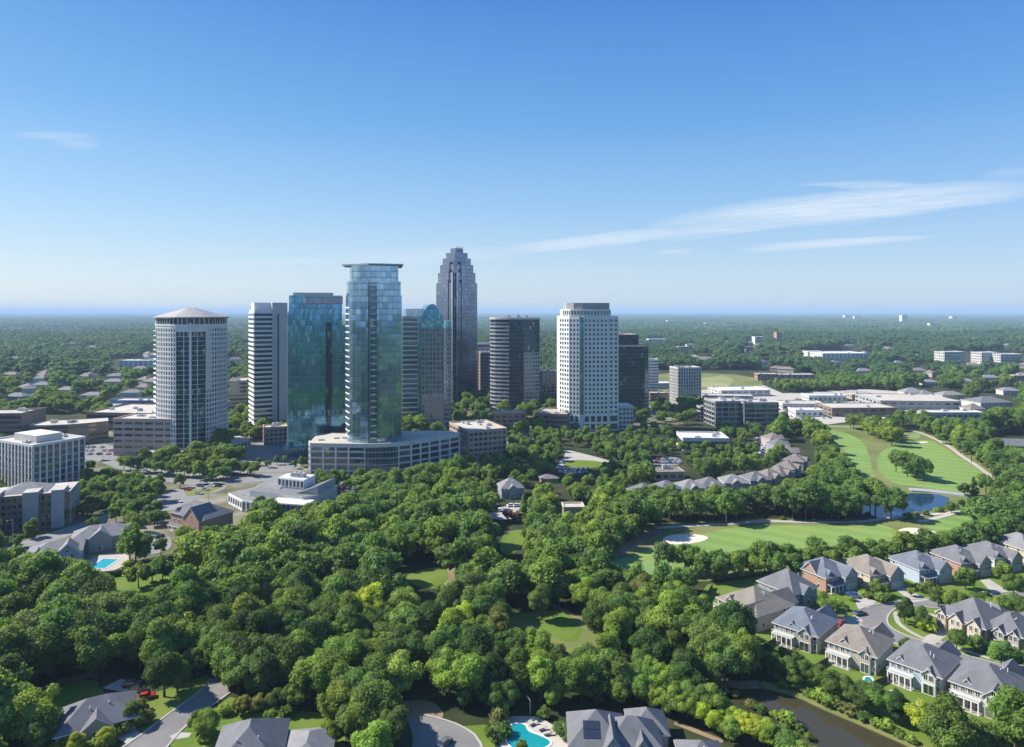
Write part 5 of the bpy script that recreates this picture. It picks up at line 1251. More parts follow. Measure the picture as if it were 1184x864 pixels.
for i in range(3):
    g, _ = crown_geo(300 + i, Rx=.8, Rz=.6, zc=.85, nblob=8, br=(.5, .8), leaf=.34, per=420, coresub=0); SH.append(g.mesh('shrub', [M['leaf']]))

TONES = {'dark green': (.066, .118, .034), 'deep green': (.094, .162, .042), 'mid-green': (.135, .215, .050), 'fresh green': (.190, .275, .052), 'yellow-green': (.275, .345, .045), 'olive green': (.170, .195, .060), 'reddish brown': (.16, .10, .075)}
def pip(px, py, poly):
    px = np.asarray(px, float); py = np.asarray(py, float); ins = np.zeros(px.shape, bool); n = len(poly); j = n - 1
    for i in range(n):
        xi, yi = poly[i]; xj, yj = poly[j]
        c = ((yi > py) != (yj > py)) & (px < (xj - xi) * (py - yi) / ((yj - yi) or 1e-9) + xi); ins ^= c; j = i
    return ins
rs = np.random.RandomState(11)
def near_poly(X, Y, poly, m):
    cx = sum(p[0] for p in poly) / len(poly); cy = sum(p[1] for p in poly) / len(poly)
    q = []
    for x, y in poly:
        d = math.hypot(x - cx, y - cy) or 1; q.append((x + (x - cx) / d * m * 1.3, y + (y - cy) / d * m * 1.3))
    return pip(X, Y, q)
# hand-placed trees: foot pixel, height, kind, tone
T = []
def tr(px, py, h, kind='round', tone='mid-green'): x, y = G(px, py); T.append((x, y, h, kind, tone, True))
for a in [(606, 601, 12, 'cone', 'mid-green'), (528, 670, 17, 'tall', 'fresh green'), (626, 717, 12, 'tall', 'deep green'), (840, 606, 15, 'wide', 'deep green'), (1036, 546, 14, 'tall', 'deep green'), (1049, 551, 17, 'wide', 'dark green'), (1060, 556, 15, 'round', 'dark green'), (1068, 556, 13, 'round', 'dark green'), (1031, 516, 16, 'wide', 'dark green'), (1022, 510, 15, 'round', 'dark green'), (1012, 507, 14, 'round', 'deep green'), (1038, 512, 12, 'round', 'deep green'), (1004, 503, 12, 'round', 'deep green'),
          (1030, 600, 17, 'tall', 'deep green'), (1024, 598, 14, 'tall', 'mid-green'), (1012, 588, 15, 'tall', 'deep green'), (1006, 583, 13, 'tall', 'deep green'), (1115, 574, 8, 'tall', 'deep green'), (1126, 573, 10, 'cone', 'dark green'), (1140, 572, 11, 'tall', 'dark green'), (1100, 594, 7, 'wide', 'mid-green'), (1112, 589, 5, 'wide', 'mid-green'), (1122, 587, 5, 'wide', 'mid-green'), (1132, 585, 5, 'round', 'fresh green'),
          (768, 664, 12, 'tall', 'deep green'), (792, 660, 12, 'tall', 'deep green'), (800, 663, 10, 'round', 'deep green'), (712, 634, 13, 'round', 'dark green'), (708, 642, 9, 'round', 'dark green'), (733, 618, 18, 'wide', 'dark green'), (700, 642, 10, 'wide', 'dark green'), (745, 612, 17, 'round', 'dark green')]: tr(*a)
for px in range(742, 1000, 9): tr(px + rs.uniform(-3, 3), 596 + rs.uniform(-3, 3) - (4 if px > 850 else 0), rs.uniform(10, 14), rs.choice(['round', 'wide', 'tall']), rs.choice(['deep green', 'dark green', 'mid-green']))
for px in range(738, 965, 8): tr(px + rs.uniform(-3, 3), 585 + rs.uniform(-3, 3), rs.uniform(7.5, 10.5) + (3 if px > 880 else 0), rs.choice(['round', 'wide']), rs.choice(['deep green', 'dark green', 'mid-green']))
for px, py in [(945, 575), (955, 566), (962, 556), (968, 545), (962, 535), (955, 525), (948, 515), (940, 507), (972, 560), (978, 572), (975, 584), (952, 582), (985, 590), (962, 590), (930, 577), (918, 580)]: tr(px + rs.uniform(-2, 2), py, rs.uniform(11, 15), rs.choice(['round', 'wide', 'tall']), rs.choice(['deep green', 'dark green', 'mid-green']))
# belt between the fairway and the houses
for i, px in enumerate(range(815, 1184, 11)):
    py = np.interp(px, [815, 880, 985, 1040, 1110, 1184], [668, 662, 658, 650, 641, 632]) + rs.uniform(-2.5, 2.5)
    tr(px + rs.uniform(-3, 3), py, rs.uniform(8.5, 12.5) if px < 1120 else rs.uniform(11, 15), rs.choice(['round', 'tall', 'wide']), rs.choice(['deep green', 'dark green', 'mid-green']))
    if px < 985 and i % 2: tr(px + 5, py + 6, rs.uniform(8, 11), 'round', 'deep green')
# wood right of the cart path
for px, py, h in [(1148, 632, 13), (1160, 626, 14), (1172, 622, 14), (1184, 616, 15), (1152, 617, 13), (1165, 610, 15), (1178, 603, 14), (1168, 596, 15), (1180, 588, 14), (1171, 580, 15), (1182, 572, 14), (1172, 566, 14), (1165, 552, 14), (1176, 556, 15), (1158, 543, 14), (1146, 538, 14), (1133, 531, 14), (1120, 524, 14), (1110, 516, 14), (1098, 511, 14), (1086, 505, 14), (1180, 545, 14), (1168, 538, 13), (1152, 530, 14), (1138, 522, 13), (1124, 515, 13), (1076, 499, 13), (1066, 496, 13), (1052, 494, 13), (1040, 493, 13)]:
    tr(px, py, h, rs.choice(['round', 'wide', 'tall']), rs.choice(['deep green', 'dark green', 'mid-green']))
# trees in the estate
for a in [(960, 716, 7.5, 'round', 'fresh green'), (953, 706, 6, 'round', 'mid-green'), (1046, 721, 8, 'round', 'dark green'), (1067, 728, 7, 'round', 'deep green'), (1012, 688, 5.5, 'round', 'mid-green'), (1024, 690, 5, 'tall', 'mid-green'), (1116, 682, 9, 'wide', 'dark green'), (1108, 708, 8, 'wide', 'mid-green'), (1122, 706, 7, 'round', 'fresh green'), (1131, 708, 6, 'round', 'mid-green'), (1085, 703, 6, 'round', 'deep green'), (1099, 706, 7, 'wide', 'mid-green'), (1160, 676, 9, 'wide', 'fresh green'), (1172, 692, 9, 'wide', 'mid-green'), (1150, 716, 8, 'wide', 'fresh green'), (1170, 712, 8, 'round', 'mid-green'), (1182, 722, 9, 'wide', 'deep green'), (1047, 756, 4.5, 'round', 'mid-green'), (1106, 752, 6.5, 'round', 'deep green'), (1131, 754, 5, 'round', 'mid-green'), (1158, 774, 9, 'wide', 'mid-green'), (1176, 776, 7, 'round', 'deep green'), (1140, 700, 5, 'round', 'deep green'), (1054, 690, 3.5, 'round', 'fresh green'),
          (930, 792, 6.5, 'round', 'deep green'), (945, 797, 6.5, 'round', 'mid-green'), (963, 807, 8, 'wide', 'deep green'), (981, 814, 7, 'round', 'mid-green'), (1001, 823, 8, 'wide', 'deep green'), (1016, 830, 8.5, 'round', 'mid-green'), (1036, 838, 8.5, 'tall', 'dark green'), (1050, 836, 5.5, 'round', 'deep green'), (1078, 858, 9.5, 'wide', 'yellow-green'), (1066, 846, 5.5, 'round', 'fresh green'), (1096, 862, 7, 'round', 'deep green'), (1112, 860, 6, 'round', 'mid-green'), (1128, 868, 8, 'wide', 'mid-green'), (1146, 872, 7, 'round', 'deep green'), (1168, 874, 6, 'wide', 'fresh green'), (908, 788, 7, 'round', 'deep green'), (893, 782, 7, 'wide', 'dark green'), (917, 798, 5, 'round', 'mid-green'),
          # creek's lower bank
          (850, 846, 6, 'wide', 'yellow-green'), (870, 858, 6.8, 'wide', 'yellow-green'), (888, 866, 7, 'round', 'fresh green'), (906, 872, 7, 'wide', 'mid-green'), (838, 838, 6, 'round', 'fresh green'), (824, 832, 8, 'round', 'mid-green'), (810, 826, 7.5, 'round', 'mid-green'), (860, 838, 3.2, 'round', 'yellow-green'), (880, 846, 3.2, 'round', 'fresh green'), (914, 888, 7.5, 'round', 'mid-green'), (930, 898, 7, 'wide', 'fresh green'), (796, 820, 8, 'wide', 'mid-green'), (780, 812, 8, 'round', 'deep green'), (765, 806, 9, 'wide', 'fresh green'), (748, 804, 9, 'wide', 'mid-green'), (730, 806, 9, 'round', 'fresh green'), (712, 806, 10, 'wide', 'deep green'),
          (820, 798, 8, 'wide', 'deep green'), (838, 790, 13, 'wide', 'deep green'), (858, 786, 14, 'wide', 'mid-green'), (846, 770, 13, 'round', 'deep green'), (822, 770, 14, 'wide', 'mid-green'), (806, 756, 13, 'round', 'deep green'), (866, 782, 10, 'round', 'dark green'), (800, 735, 12, 'round', 'deep green'), (812, 722, 9, 'round', 'mid-green'), (838, 736, 9, 'wide', 'mid-green'), (850, 748, 9, 'round', 'fresh green'), (820, 745, 11, 'wide', 'mid-green'),
          # lower left
          (190, 806, 13, 'round', 'dark green'), (205, 800, 8, 'round', 'deep green'), (152, 838, 6, 'round', 'deep green'), (161, 842, 4, 'round', 'mid-green'), (30, 860, 14, 'wide', 'fresh green'), (18, 850, 12, 'round', 'mid-green'), (48, 868, 9, 'wide', 'deep green'), (8, 868, 12, 'wide', 'mid-green'), (88, 872, 5, 'round', 'yellow-green'), (122, 870, 5.5, 'round', 'yellow-green'), (240, 852, 7, 'wide', 'mid-green'), (228, 846, 5, 'round', 'mid-green'), (280, 826, 5, 'wide', 'olive green'), (298, 824, 5, 'wide', 'olive green'), (313, 836, 3.6, 'round', 'fresh green'), (276, 802, 12, 'wide', 'deep green'), (318, 824, 6, 'round', 'deep green'), (345, 820, 8, 'wide', 'deep green'), (302, 798, 11, 'wide', 'mid-green'), (334, 796, 11, 'round', 'deep green'), (392, 838, 11, 'wide', 'fresh green'), (405, 852, 9, 'wide', 'deep green'), (420, 858, 11, 'wide', 'mid-green'), (380, 862, 6, 'wide', 'fresh green'), (440, 850, 12, 'wide', 'deep green'), (455, 862, 10, 'wide', 'deep green'), (566, 856, 3.5, 'round', 'mid-green'), (604, 876, 4, 'tall', 'mid-green'),
          (228, 782, 8, 'tall', 'deep green'), (222, 778, 7, 'round', 'mid-green'), (430, 842, 13, 'round', 'deep green'), (408, 826, 12, 'wide', 'mid-green'),
          # pool house and mansion
          (157, 655, 16, 'round', 'deep green'), (150, 648, 12, 'round', 'dark green'), (186, 645, 8, 'round', 'deep green'), (208, 652, 7, 'round', 'dark green'), (212, 662, 8, 'round', 'dark green'), (160, 680, 11, 'tall', 'deep green'), (176, 672, 8, 'round', 'deep green'), (188, 672, 9, 'tall', 'dark green'), (236, 640, 11, 'round', 'dark green'), (248, 636, 10, 'round', 'dark green'), (268, 640, 12, 'wide', 'mid-green'), (222, 646, 9, 'round', 'dark green'), (300, 600, 11, 'round', 'deep green'), (318, 602, 8, 'round', 'mid-green'), (35, 622, 8, 'round', 'deep green'), (62, 608, 9, 'round', 'mid-green'), (76, 606, 10, 'round', 'deep green'), (92, 588, 11, 'round', 'dark green'), (84, 600, 8, 'round', 'deep green'), (108, 612, 7, 'wide', 'olive green'), (18, 634, 7, 'wide', 'fresh green'),
          (134, 604, 10, 'wide', 'deep green'), (146, 602, 10, 'wide', 'dark green'), (160, 596, 9, 'wide', 'olive green'), (172, 604, 8, 'round', 'deep green'), (182, 598, 8, 'round', 'deep green'), (118, 590, 9, 'wide', 'deep green'), (106, 594, 9, 'wide', 'deep green'), (150, 588, 9, 'wide', 'mid-green'), (128, 584, 8, 'round', 'mid-green'), (170, 574, 10, 'wide', 'fresh green'), (182, 568, 9, 'wide', 'mid-green'), (160, 568, 9, 'wide', 'fresh green'), (156, 560, 9, 'round', 'deep green'), (134, 556, 8, 'round', 'deep green'), (120, 560, 9, 'round', 'dark green'), (108, 562, 9, 'round', 'deep green'), (98, 556, 9, 'round', 'dark green'), (104, 546, 8, 'round', 'deep green'), (208, 564, 8, 'tall', 'dark green'), (246, 556, 6, 'round', 'olive green'), (240, 560, 5, 'round', 'fresh green')]: tr(*a)
for a in [(545, 813, 13), (520, 806, 12), (572, 808, 12), (625, 812, 13), (650, 812, 12), (672, 812, 12), (600, 806, 13), (458, 808, 13), (436, 812, 13), (700, 804, 12), (560, 818, 8), (588, 818, 7), (640, 822, 7), (536, 822, 6), (512, 800, 11)]: tr(*a, rs.choice(['round', 'wide', 'tall']), rs.choice(['deep green', 'mid-green', 'dark green', 'fresh green']))
for a in [(795, 832, 7, 'wide', 'fresh green'), (812, 840, 6, 'round', 'yellow-green'), (828, 848, 6, 'wide', 'yellow-green'), (775, 828, 7, 'round', 'mid-green'), (758, 822, 7, 'wide', 'fresh green'), (844, 858, 5.5, 'round', 'fresh green'), (742, 818, 8, 'round', 'mid-green'), (716, 816, 8, 'wide', 'mid-green'), (690, 814, 9, 'round', 'deep green')]: tr(*a)
# street trees before the towers
for px in range(142, 262, 9): tr(px + rs.uniform(-2, 2), 545 + (px - 142) * .09 + rs.uniform(-2, 2), rs.uniform(9, 11.5), 'wide', rs.choice(['mid-green', 'olive green', 'deep green']))
for px in range(262, 300, 8): tr(px, 550 + rs.uniform(-3, 3), rs.uniform(7, 10), 'tall', 'mid-green')
for px in range(300, 358, 10): tr(px, 540 + rs.uniform(-5, 5), rs.uniform(5, 7), 'round', 'deep green')
for px in range(362, 470, 9): tr(px + rs.uniform(-2, 2), 566 + rs.uniform(-3, 3), rs.uniform(8, 11), 'wide', rs.choice(['mid-green', 'deep green']))
for px in range(480, 560, 8): tr(px + rs.uniform(-2, 2), 562 - (px - 480) * .12 + rs.uniform(-3, 3), rs.uniform(7.5, 10), 'round', rs.choice(['dark green', 'deep green']))
tr(640, 554, 7, 'round', 'reddish brown'); tr(588, 603, 6, 'round', 'reddish brown'); tr(598, 604, 6, 'wide', 'reddish brown')
nman = len(T)
# random woods
def scatter(Y0, Y1, sp):
    out = []
    y = Y0
    while y < Y1:
        hw = y * .80 + 25; xs = np.arange(-hw, hw, sp); out.append(np.stack([xs + rs.uniform(-.42, .42, len(xs)) * sp, np.full(len(xs), y) + rs.uniform(-.42, .42, len(xs)) * sp], 1)); y += sp * .9
    return np.concatenate(out)
C = np.concatenate([scatter(150, 480, 7.3), scatter(480, 1400, 8.8), scatter(1400, 3000, 11)])
X, Y = C[:, 0], C[:, 1]
px = CX + F * X / Y; py = HY + F * HC / Y
s_ = F / Y
Hh = (8 + 10 * rs.beta(2.2, 1.8, len(X))) * np.where(Y > 1400, 1.12, 1.0)
Hh *= 1 + .18 * np.sin(X / 61 + 2 * np.sin(Y / 83)) * np.cos(Y / 57 + X / 130)
ok = rs.rand(len(X)) < .93
lf = np.sin(X / 47 + 1.7 * np.sin(Y / 71)) + np.sin(Y / 39 + 1.9 * np.sin(X / 97 + 1)) + .8 * np.sin((X + Y) / 140)
ok &= ~((Y > 900) & (lf > 1.75))
Hh = np.where(Y > 700, Hh * (1 + .16 * np.sin(X / 90 + 2.2 * np.sin(Y / 110 + .4)) + .14 * np.sin(Y / 63 + X / 210)), Hh)
for p in CLEAR: ok &= ~pip(px, py, p)
for p, m in FOOT: ok &= ~near_poly(X, Y, p, m)
semi = [([(262, 440), (620, 440), (780, 450), (780, 498), (600, 512), (560, 532), (440, 545), (350, 560), (262, 535)], .5), ([(0, 500), (180, 520), (360, 545), (420, 575), (330, 612), (250, 622), (200, 655), (130, 655), (0, 660)], .85), ([(540, 515), (640, 500), (760, 495), (900, 500), (890, 545), (740, 560), (700, 590), (600, 605), (560, 600), (540, 570)], .72), ([(740, 425), (900, 440), (900, 500), (740, 500)], .5), ([(1000, 440), (1184, 440), (1184, 500), (1100, 492)], .8), ([(0, 425), (180, 425), (180, 480), (0, 500)], .8)]
for p, d in semi: ok &= ~(pip(px, py, p) & (rs.rand(len(X)) > d))
lowp = [([(540, 515), (640, 500), (760, 495), (900, 500), (890, 545), (740, 560), (700, 590), (600, 605), (560, 600), (540, 570)], .68), ([(0, 500), (180, 520), (360, 545), (420, 575), (330, 612), (250, 622), (200, 655), (130, 655), (0, 660)], .68)]
for p, f in lowp: Hh = np.where(pip(px, py, p), Hh * f, Hh)
wr = Hh * .33
for kp in KEEP:
    bx0, bx1 = min(q[0] for q in kp) - 60, max(q[0] for q in kp) + 60
    sel = ok & (px > bx0) & (px < bx1)
    hit = np.zeros(len(X), bool)
    for dz, dx in ((0, 0), (.45, .8), (.45, -.8), (.7, .85), (.7, -.85), (.9, 0), (.6, 0)):
        hit[sel] |= pip(px[sel] + dx * wr[sel] * s_[sel], py[sel] - dz * Hh[sel] * s_[sel], kp)
    ok &= ~hit
MX = np.array([(t[0], t[1], t[2]) for t in T])
# keep off the hand-placed ones
for x, y, h in MX:
    d2 = (X - x) ** 2 + (Y - y) ** 2; ok &= d2 > (h * .32) ** 2
X, Y, Hh, px, py = X[ok], Y[ok], Hh[ok], px[ok], py[ok]
print('random trees', len(X))
tone_w = [('dark green', .17), ('deep green', .33), ('mid-green', .30), ('fresh green', .12), ('yellow-green', .02), ('olive green', .02)]
tn_names = [a for a, _ in tone_w]; tn_p = np.array([b for _, b in tone_w]); tn_p /= tn_p.sum()
for i in range(len(X)):
    if Y[i] < 420: T.append((X[i], Y[i], Hh[i], rs.choice(['round', 'tall', 'wide'], p=[.42, .2, .38]), rs.choice(tn_names, p=tn_p), False))
far_m = Y >= 420
# near ones as individuals: the 300 that show largest in the frame
def score(t):
    x, y, h = t[:3]; a, b = P(x, y); top = b - h * F / y
    if a < -10 or a > 1194 or top > 862: return 1e9
    return y - (12 if t[5] else 0) + (40 if b > 864 else 0)
T.sort(key=score)
ZN = [([(0, 700), (270, 700), (270, 900), (0, 900)], 'by the curving road at the lower left'), ([(270, 770), (470, 770), (470, 900), (270, 900)], 'behind the bottom-edge roofs left of the cul-de-sac'), ([(470, 760), (700, 760), (700, 900), (470, 900)], 'in the wood above the kidney pool'), ([(700, 790), (960, 790), (960, 900), (700, 900)], 'on the near bank of the dark creek'),
      ([(880, 760), (1200, 760), (1200, 900), (880, 900)], 'between the dark creek and the rear porches'), ([(700, 690), (900, 690), (900, 790), (700, 790)], 'in the clump left of the tan-roofed house'), ([(900, 672), (1200, 672), (1200, 780), (900, 780)], 'on a lawn along the estate street'), ([(800, 600), (1200, 600), (1200, 672), (800, 672)], 'in the belt between fairway and houses'), ([(270, 690), (470, 690), (470, 770), (270, 770)], 'in the middle of the lower-left wood'), ([(470, 690), (700, 690), (700, 760), (470, 760)], 'in the wood below the small park lawns'), ([(0, 600), (270, 600), (270, 700), (0, 700)], 'near the rectangular blue pool')]
def zone(px, py):
    for p, n in ZN:
        if pip([px], [py], p)[0]: return n
    return 'in the central wood before the towers' if px < 700 else 'around the golf course'
mid_pts = []
nind = 0
for k, (x, y, h, kind, tone, man) in enumerate(T):
    if nind < 300 and score((x, y, h, kind, tone, man)) < 1e8 and tone != 'reddish brown' or (tone == 'reddish brown') or kind == 'cone':
        nind += 1
        me = CR[kind][rnd.randrange(len(CR[kind]))]; sc = h / (13.2 if kind != 'tall' else 15.0); a, b = P(x, y)
        sz = 'small' if h < 8 else ('tall' if h > 13.5 else 'medium'); shp = {'round': 'round-crowned', 'tall': 'upright', 'wide': 'broad', 'cone': 'conical'}[kind]
        nmx = 'conical_tree' if kind == 'cone' else 'broadleaf_tree'; z = zone(a, b)
        r = empty(nmx, (x, y, 0), rnd.uniform(0, 6.28), f'{sz} {shp} {tone} tree {z}', 'tree', f'trees {z}')
        r.scale = (sc * rnd.uniform(.92, 1.1),) * 2 + (sc,)
        c = bpy.data.objects.new('crown', me); COL.objects.link(c); c.parent = r
        v = rnd.uniform(.82, 1.2); bc = TONES[tone]; c.color = (bc[0] * v * rnd.uniform(.9, 1.12), bc[1] * v, bc[2] * v * rnd.uniform(.85, 1.15), 1)
        t = bpy.data.objects.new('trunk', TK[nind % 3]); COL.objects.link(t); t.parent = r
    else: mid_pts.append((x, y, h, kind))
for x, y, h in zip(X[far_m], Y[far_m], Hh[far_m]): mid_pts.append((x, y, h, 'round'))
print('individual', nind, 'mid', len(mid_pts))

# --- instanced woods: own mesh holds the prototypes (pid 0..n) and the planting points (pid -1)
def gn_group(name, n):
    ng = bpy.data.node_groups.new(name, 'GeometryNodeTree')
    ng.interface.new_socket('Geometry', in_out='INPUT', socket_type='NodeSocketGeometry'); ng.interface.new_socket('Geometry', in_out='OUTPUT', socket_type='NodeSocketGeometry')
    gi, go_ = ng.nodes.new('NodeGroupInput'), ng.nodes.new('NodeGroupOutput'); L = ng.links.new
    def attr(nm_, ty):
        a = ng.nodes.new('GeometryNodeInputNamedAttribute'); a.data_type = ty; a.inputs['Name'].default_value = nm_; return a.outputs[0]
    def sep(k):
        s = ng.nodes.new('GeometryNodeSeparateGeometry'); s.domain = 'POINT'; c = ng.nodes.new('FunctionNodeCompare'); c.data_type = 'INT'; c.operation = 'EQUAL'
        L(attr('pid', 'INT'), c.inputs[2]); c.inputs[3].default_value = k; L(c.outputs[0], s.inputs['Selection']); L(gi.outputs[0], s.inputs[0]); return s.outputs[0]
    j = ng.nodes.new('GeometryNodeJoinGeometry')
    for k in range(n):
        g = ng.nodes.new('GeometryNodeGeometryToInstance'); L(sep(k), g.inputs[0]); L(g.outputs[0], j.inputs[0])
    ip = ng.nodes.new('GeometryNodeInstanceOnPoints'); L(sep(-1), ip.inputs['Points']); L(j.outputs[0], ip.inputs['Instance']); ip.inputs['Pick Instance'].default_value = True
    L(attr('variant', 'INT'), ip.inputs['Instance Index']); L(attr('scl', 'FLOAT_VECTOR'), ip.inputs['Scale']); L(attr('rot', 'FLOAT_VECTOR'), ip.inputs['Rotation'])
    L(ip.outputs[0], go_.inputs[0]); return ng
def instanced(name, geos, pts, mats, label, cat):
    """pts: list of (x, y, z, sxy, sz, variant)"""
    V, Fc, Mi, To, Pid = [], [], [], [], []; n = 0
    for k, g in enumerate(geos):
        v = np.concatenate(g.v); V.append(v); Fc += [tuple(i + n for i in f) for f in g.f]; Mi += g.m; To += list(g.t); Pid += [k] * len(v); n += len(v)
    pv = np.array([[p[0], p[1], p[2]] for p in pts]); V.append(pv); Pid += [-1] * len(pv); To += [0] * len(pv)
    me = bpy.data.meshes.new(name); me.from_pydata(np.concatenate(V).tolist(), [], Fc)
    for m in mats: me.materials.append(m)
    me.polygons.foreach_set('material_index', Mi)
    N = n + len(pv)
    def at(nm_, ty, vals, key): a = me.attributes.new(nm_, ty, 'POINT'); a.data.foreach_set(key, vals)
    at('pid', 'INT', Pid, 'value'); at('tone', 'FLOAT', To, 'value')
    r_ = np.random.RandomState(5)
    at('variant', 'INT', [0] * n + [p[5] for p in pts], 'value')
    sc = np.zeros((N, 3)); sc[n:, 0] = sc[n:, 1] = [p[3] for p in pts]; sc[n:, 2] = [p[4] for p in pts]; at('scl', 'FLOAT_VECTOR', sc.ravel(), 'vector')
    ro = np.zeros((N, 3)); ro[n:, 2] = r_.uniform(0, 6.28, len(pts)); at('rot', 'FLOAT_VECTOR', ro.ravel(), 'vector')
    o = bpy.data.objects.new(name, me); COL.objects.link(o); md = o.modifiers.new('plants', 'NODES'); md.node_group = gn_group(name, len(geos))
    return tag(o, label, cat, kind='stuff')
def add_trunk(g, r=.3, h=9):
    n = 5; v = []
    for z, q in ((-.3, r * 1.2), (h, r * .4)): v += [(q * math.cos(6.283 * k / n), q * math.sin(6.283 * k / n), z) for k in range(n)]
    g.add(v, [(k, (k + 1) % n, n + (k + 1) % n, n + k) for k in range(n)], 1, .3)
gm_ = []
for i in range(7):
    g, _ = crown_geo(500 + i, Rx=[4.4, 3.7, 5.2, 4.6, 4.1, 5.0, 3.6][i], Rz=[4.4, 5.3, 3.9, 4.2, 4.9, 4.0, 5.0][i], zc=[7.4, 8.2, 7, 7.3, 7.8, 7, 8][i], nblob=24, leaf=.85, per=85, core_s=.86, coresub=0); add_trunk(g); gm_.append(g)
pm = [(x, y, 0, h / 13.2 * rnd.uniform(.9, 1.12), h / 13.2, rnd.randrange(7)) for x, y, h, k in mid_pts if y <= 1000]
instanced('woodland', gm_, pm, [M['leafm'], M['bark']], 'green woodland of broadleaf trees around the towers and golf course', 'woodland')
gf = []
for i in range(5):
    g, _ = crown_geo(700 + i, Rx=[4.6, 3.9, 5.4, 4.4, 5][i], Rz=[4.4, 5.2, 3.8, 4.8, 4.1][i], zc=[8.2, 9, 7.8, 8.4, 8][i], nblob=11, br=(2, 2.9), leaf=1.9, per=12, core_s=.9, coresub=0); gf.append(g)
pf = [(x, y, 0, h / 13.0 * rnd.uniform(.95, 1.3), h / 13.0, rnd.randrange(5)) for x, y, h, k in mid_pts if y > 1000]
instanced('far_woodland', gf, pf, [M['leaff']], 'dense bluish green forest canopy beyond the town', 'forest')
# canopy patches, past 3 km
gp = []
for i in range(4):
    g = Geo(); r_ = np.random.RandomState(900 + i); n = 200
    for k in range(n):
        x, y = r_.uniform(-95, 95, 2); s = r_.uniform(5.5, 9); z = r_.uniform(5, 11); iv, jf = ICO1
        m = iv[:, 2] > -2
        g.add(np.array([x, y, z]) + iv * s * np.array([1, 1, .85]) * r_.uniform(.8, 1.1, (len(iv), 1)), jf, 0, r_.uniform(0, 1))
    gp.append(g)
pp_ = []
y = 3080
while y < 9500:
    hw = y * .82
    for x in np.arange(-hw, hw, 172): pp_.append((x + rs.uniform(-12, 12), y + rs.uniform(-12, 12), rs.uniform(-3, 2), 1.0, rs.uniform(.85, 1.2), rnd.randrange(4)))
    y += 172
y0 = y
while y0 < 42000:
    hw = y0 * .8
    for x in np.arange(-hw, hw, 690): pp_.append((x, y0, -4, 4.0, 1.5, rnd.randrange(4)))
    y0 += 690
for yy in np.arange(-2400, 3080, 180):
    for xx in np.arange(-3600, 3601, 180):
        if abs(xx) < max(yy, 0) * .80 + 160 + (90 if yy > 0 else 0) and yy > -150: continue
        if abs(xx) < 260 and -320 < yy < 100: continue
        pp_.append((xx + rs.uniform(-10, 10), yy + rs.uniform(-10, 10), rs.uniform(-2, 1), 1.0, rs.uniform(.85, 1.15), rnd.randrange(4)))
instanced('horizon_forest', gp, pp_, [M['leaff']], 'blue hazy forest stretching to the flat horizon', 'forest')
print('patches', len(pp_))

# shrubs and hedges in gardens
def shrub(px, py, s, tone, label, group=None):
    x, y = G(px, py); o = bpy.data.objects.new('shrub', SH[rnd.randrange(3)]); COL.objects.link(o); o.location = (x, y, 0); o.scale = (s * 1.15, s * 1.15, s); o.rotation_euler.z = rnd.uniform(0, 6.28); o.color = (*TONES[tone], 1)
    tag(o, label, 'shrub', group or 'garden shrubs')
for px, py, s, t in [(1072, 730, 2.0, 'yellow-green')]: shrub(px, py, s, t, 'bright yellow-green shrub on the island lawn')
for nme, lst in {'in front of the cream-walled house': [(1005, 692), (1012, 694), (1019, 696), (1026, 693), (1000, 690)], 'in front of the light blue house': [(1058, 682), (1066, 684), (1075, 681), (1084, 683), (1080, 690), (1090, 690)], 'beside the driveway of the brick-sided house': [(986, 695), (970, 700), (963, 704), (978, 706)], 'at the foot of the three-gabled house': [(1112, 742), (1118, 745), (1125, 748), (1134, 752), (1142, 754)], 'around the kidney pool terrace': [(572, 838), (577, 844), (582, 850), (577, 833), (575, 858), (646, 846), (652, 850), (656, 858), (628, 830)], 'by the twin-gabled house at lower left': [(80, 862), (95, 858), (108, 864), (130, 852), (150, 843), (68, 866), (142, 848)], 'around the rectangular blue pool': [(142, 660), (148, 656), (152, 652), (96, 664), (84, 660)], 'along the creek bank': [(936, 806), (948, 811), (960, 818), (972, 822), (985, 828), (998, 834), (1012, 840), (1026, 846), (1040, 853), (1054, 860), (930, 802), (905, 796), (850, 806), (835, 803), (820, 800), (868, 818), (880, 824), (896, 830), (910, 838), (925, 846), (936, 856)], 'on the lawn by the curving road': [(150, 830), (158, 824), (170, 836), (276, 820), (290, 818), (304, 822), (330, 828), (260, 826)], 'beside the bottom-edge roofs': [(307, 856), (312, 862), (235, 858), (376, 858), (384, 852)], 'at the pond edge': [(1098, 590), (1104, 588), (1084, 592), (1090, 591), (1060, 597), (1070, 596), (1050, 600), (980, 603), (940, 603), (905, 601)], 'behind the slate-roofed grey house': [(905, 760), (915, 764), (925, 768), (890, 752)]}.items():
    for px, py in lst: shrub(px, py, rnd.uniform(.9, 1.8), rnd.choice(['mid-green', 'fresh green', 'deep green', 'olive green']), f'low garden shrub {nme}', f'shrubs {nme}')
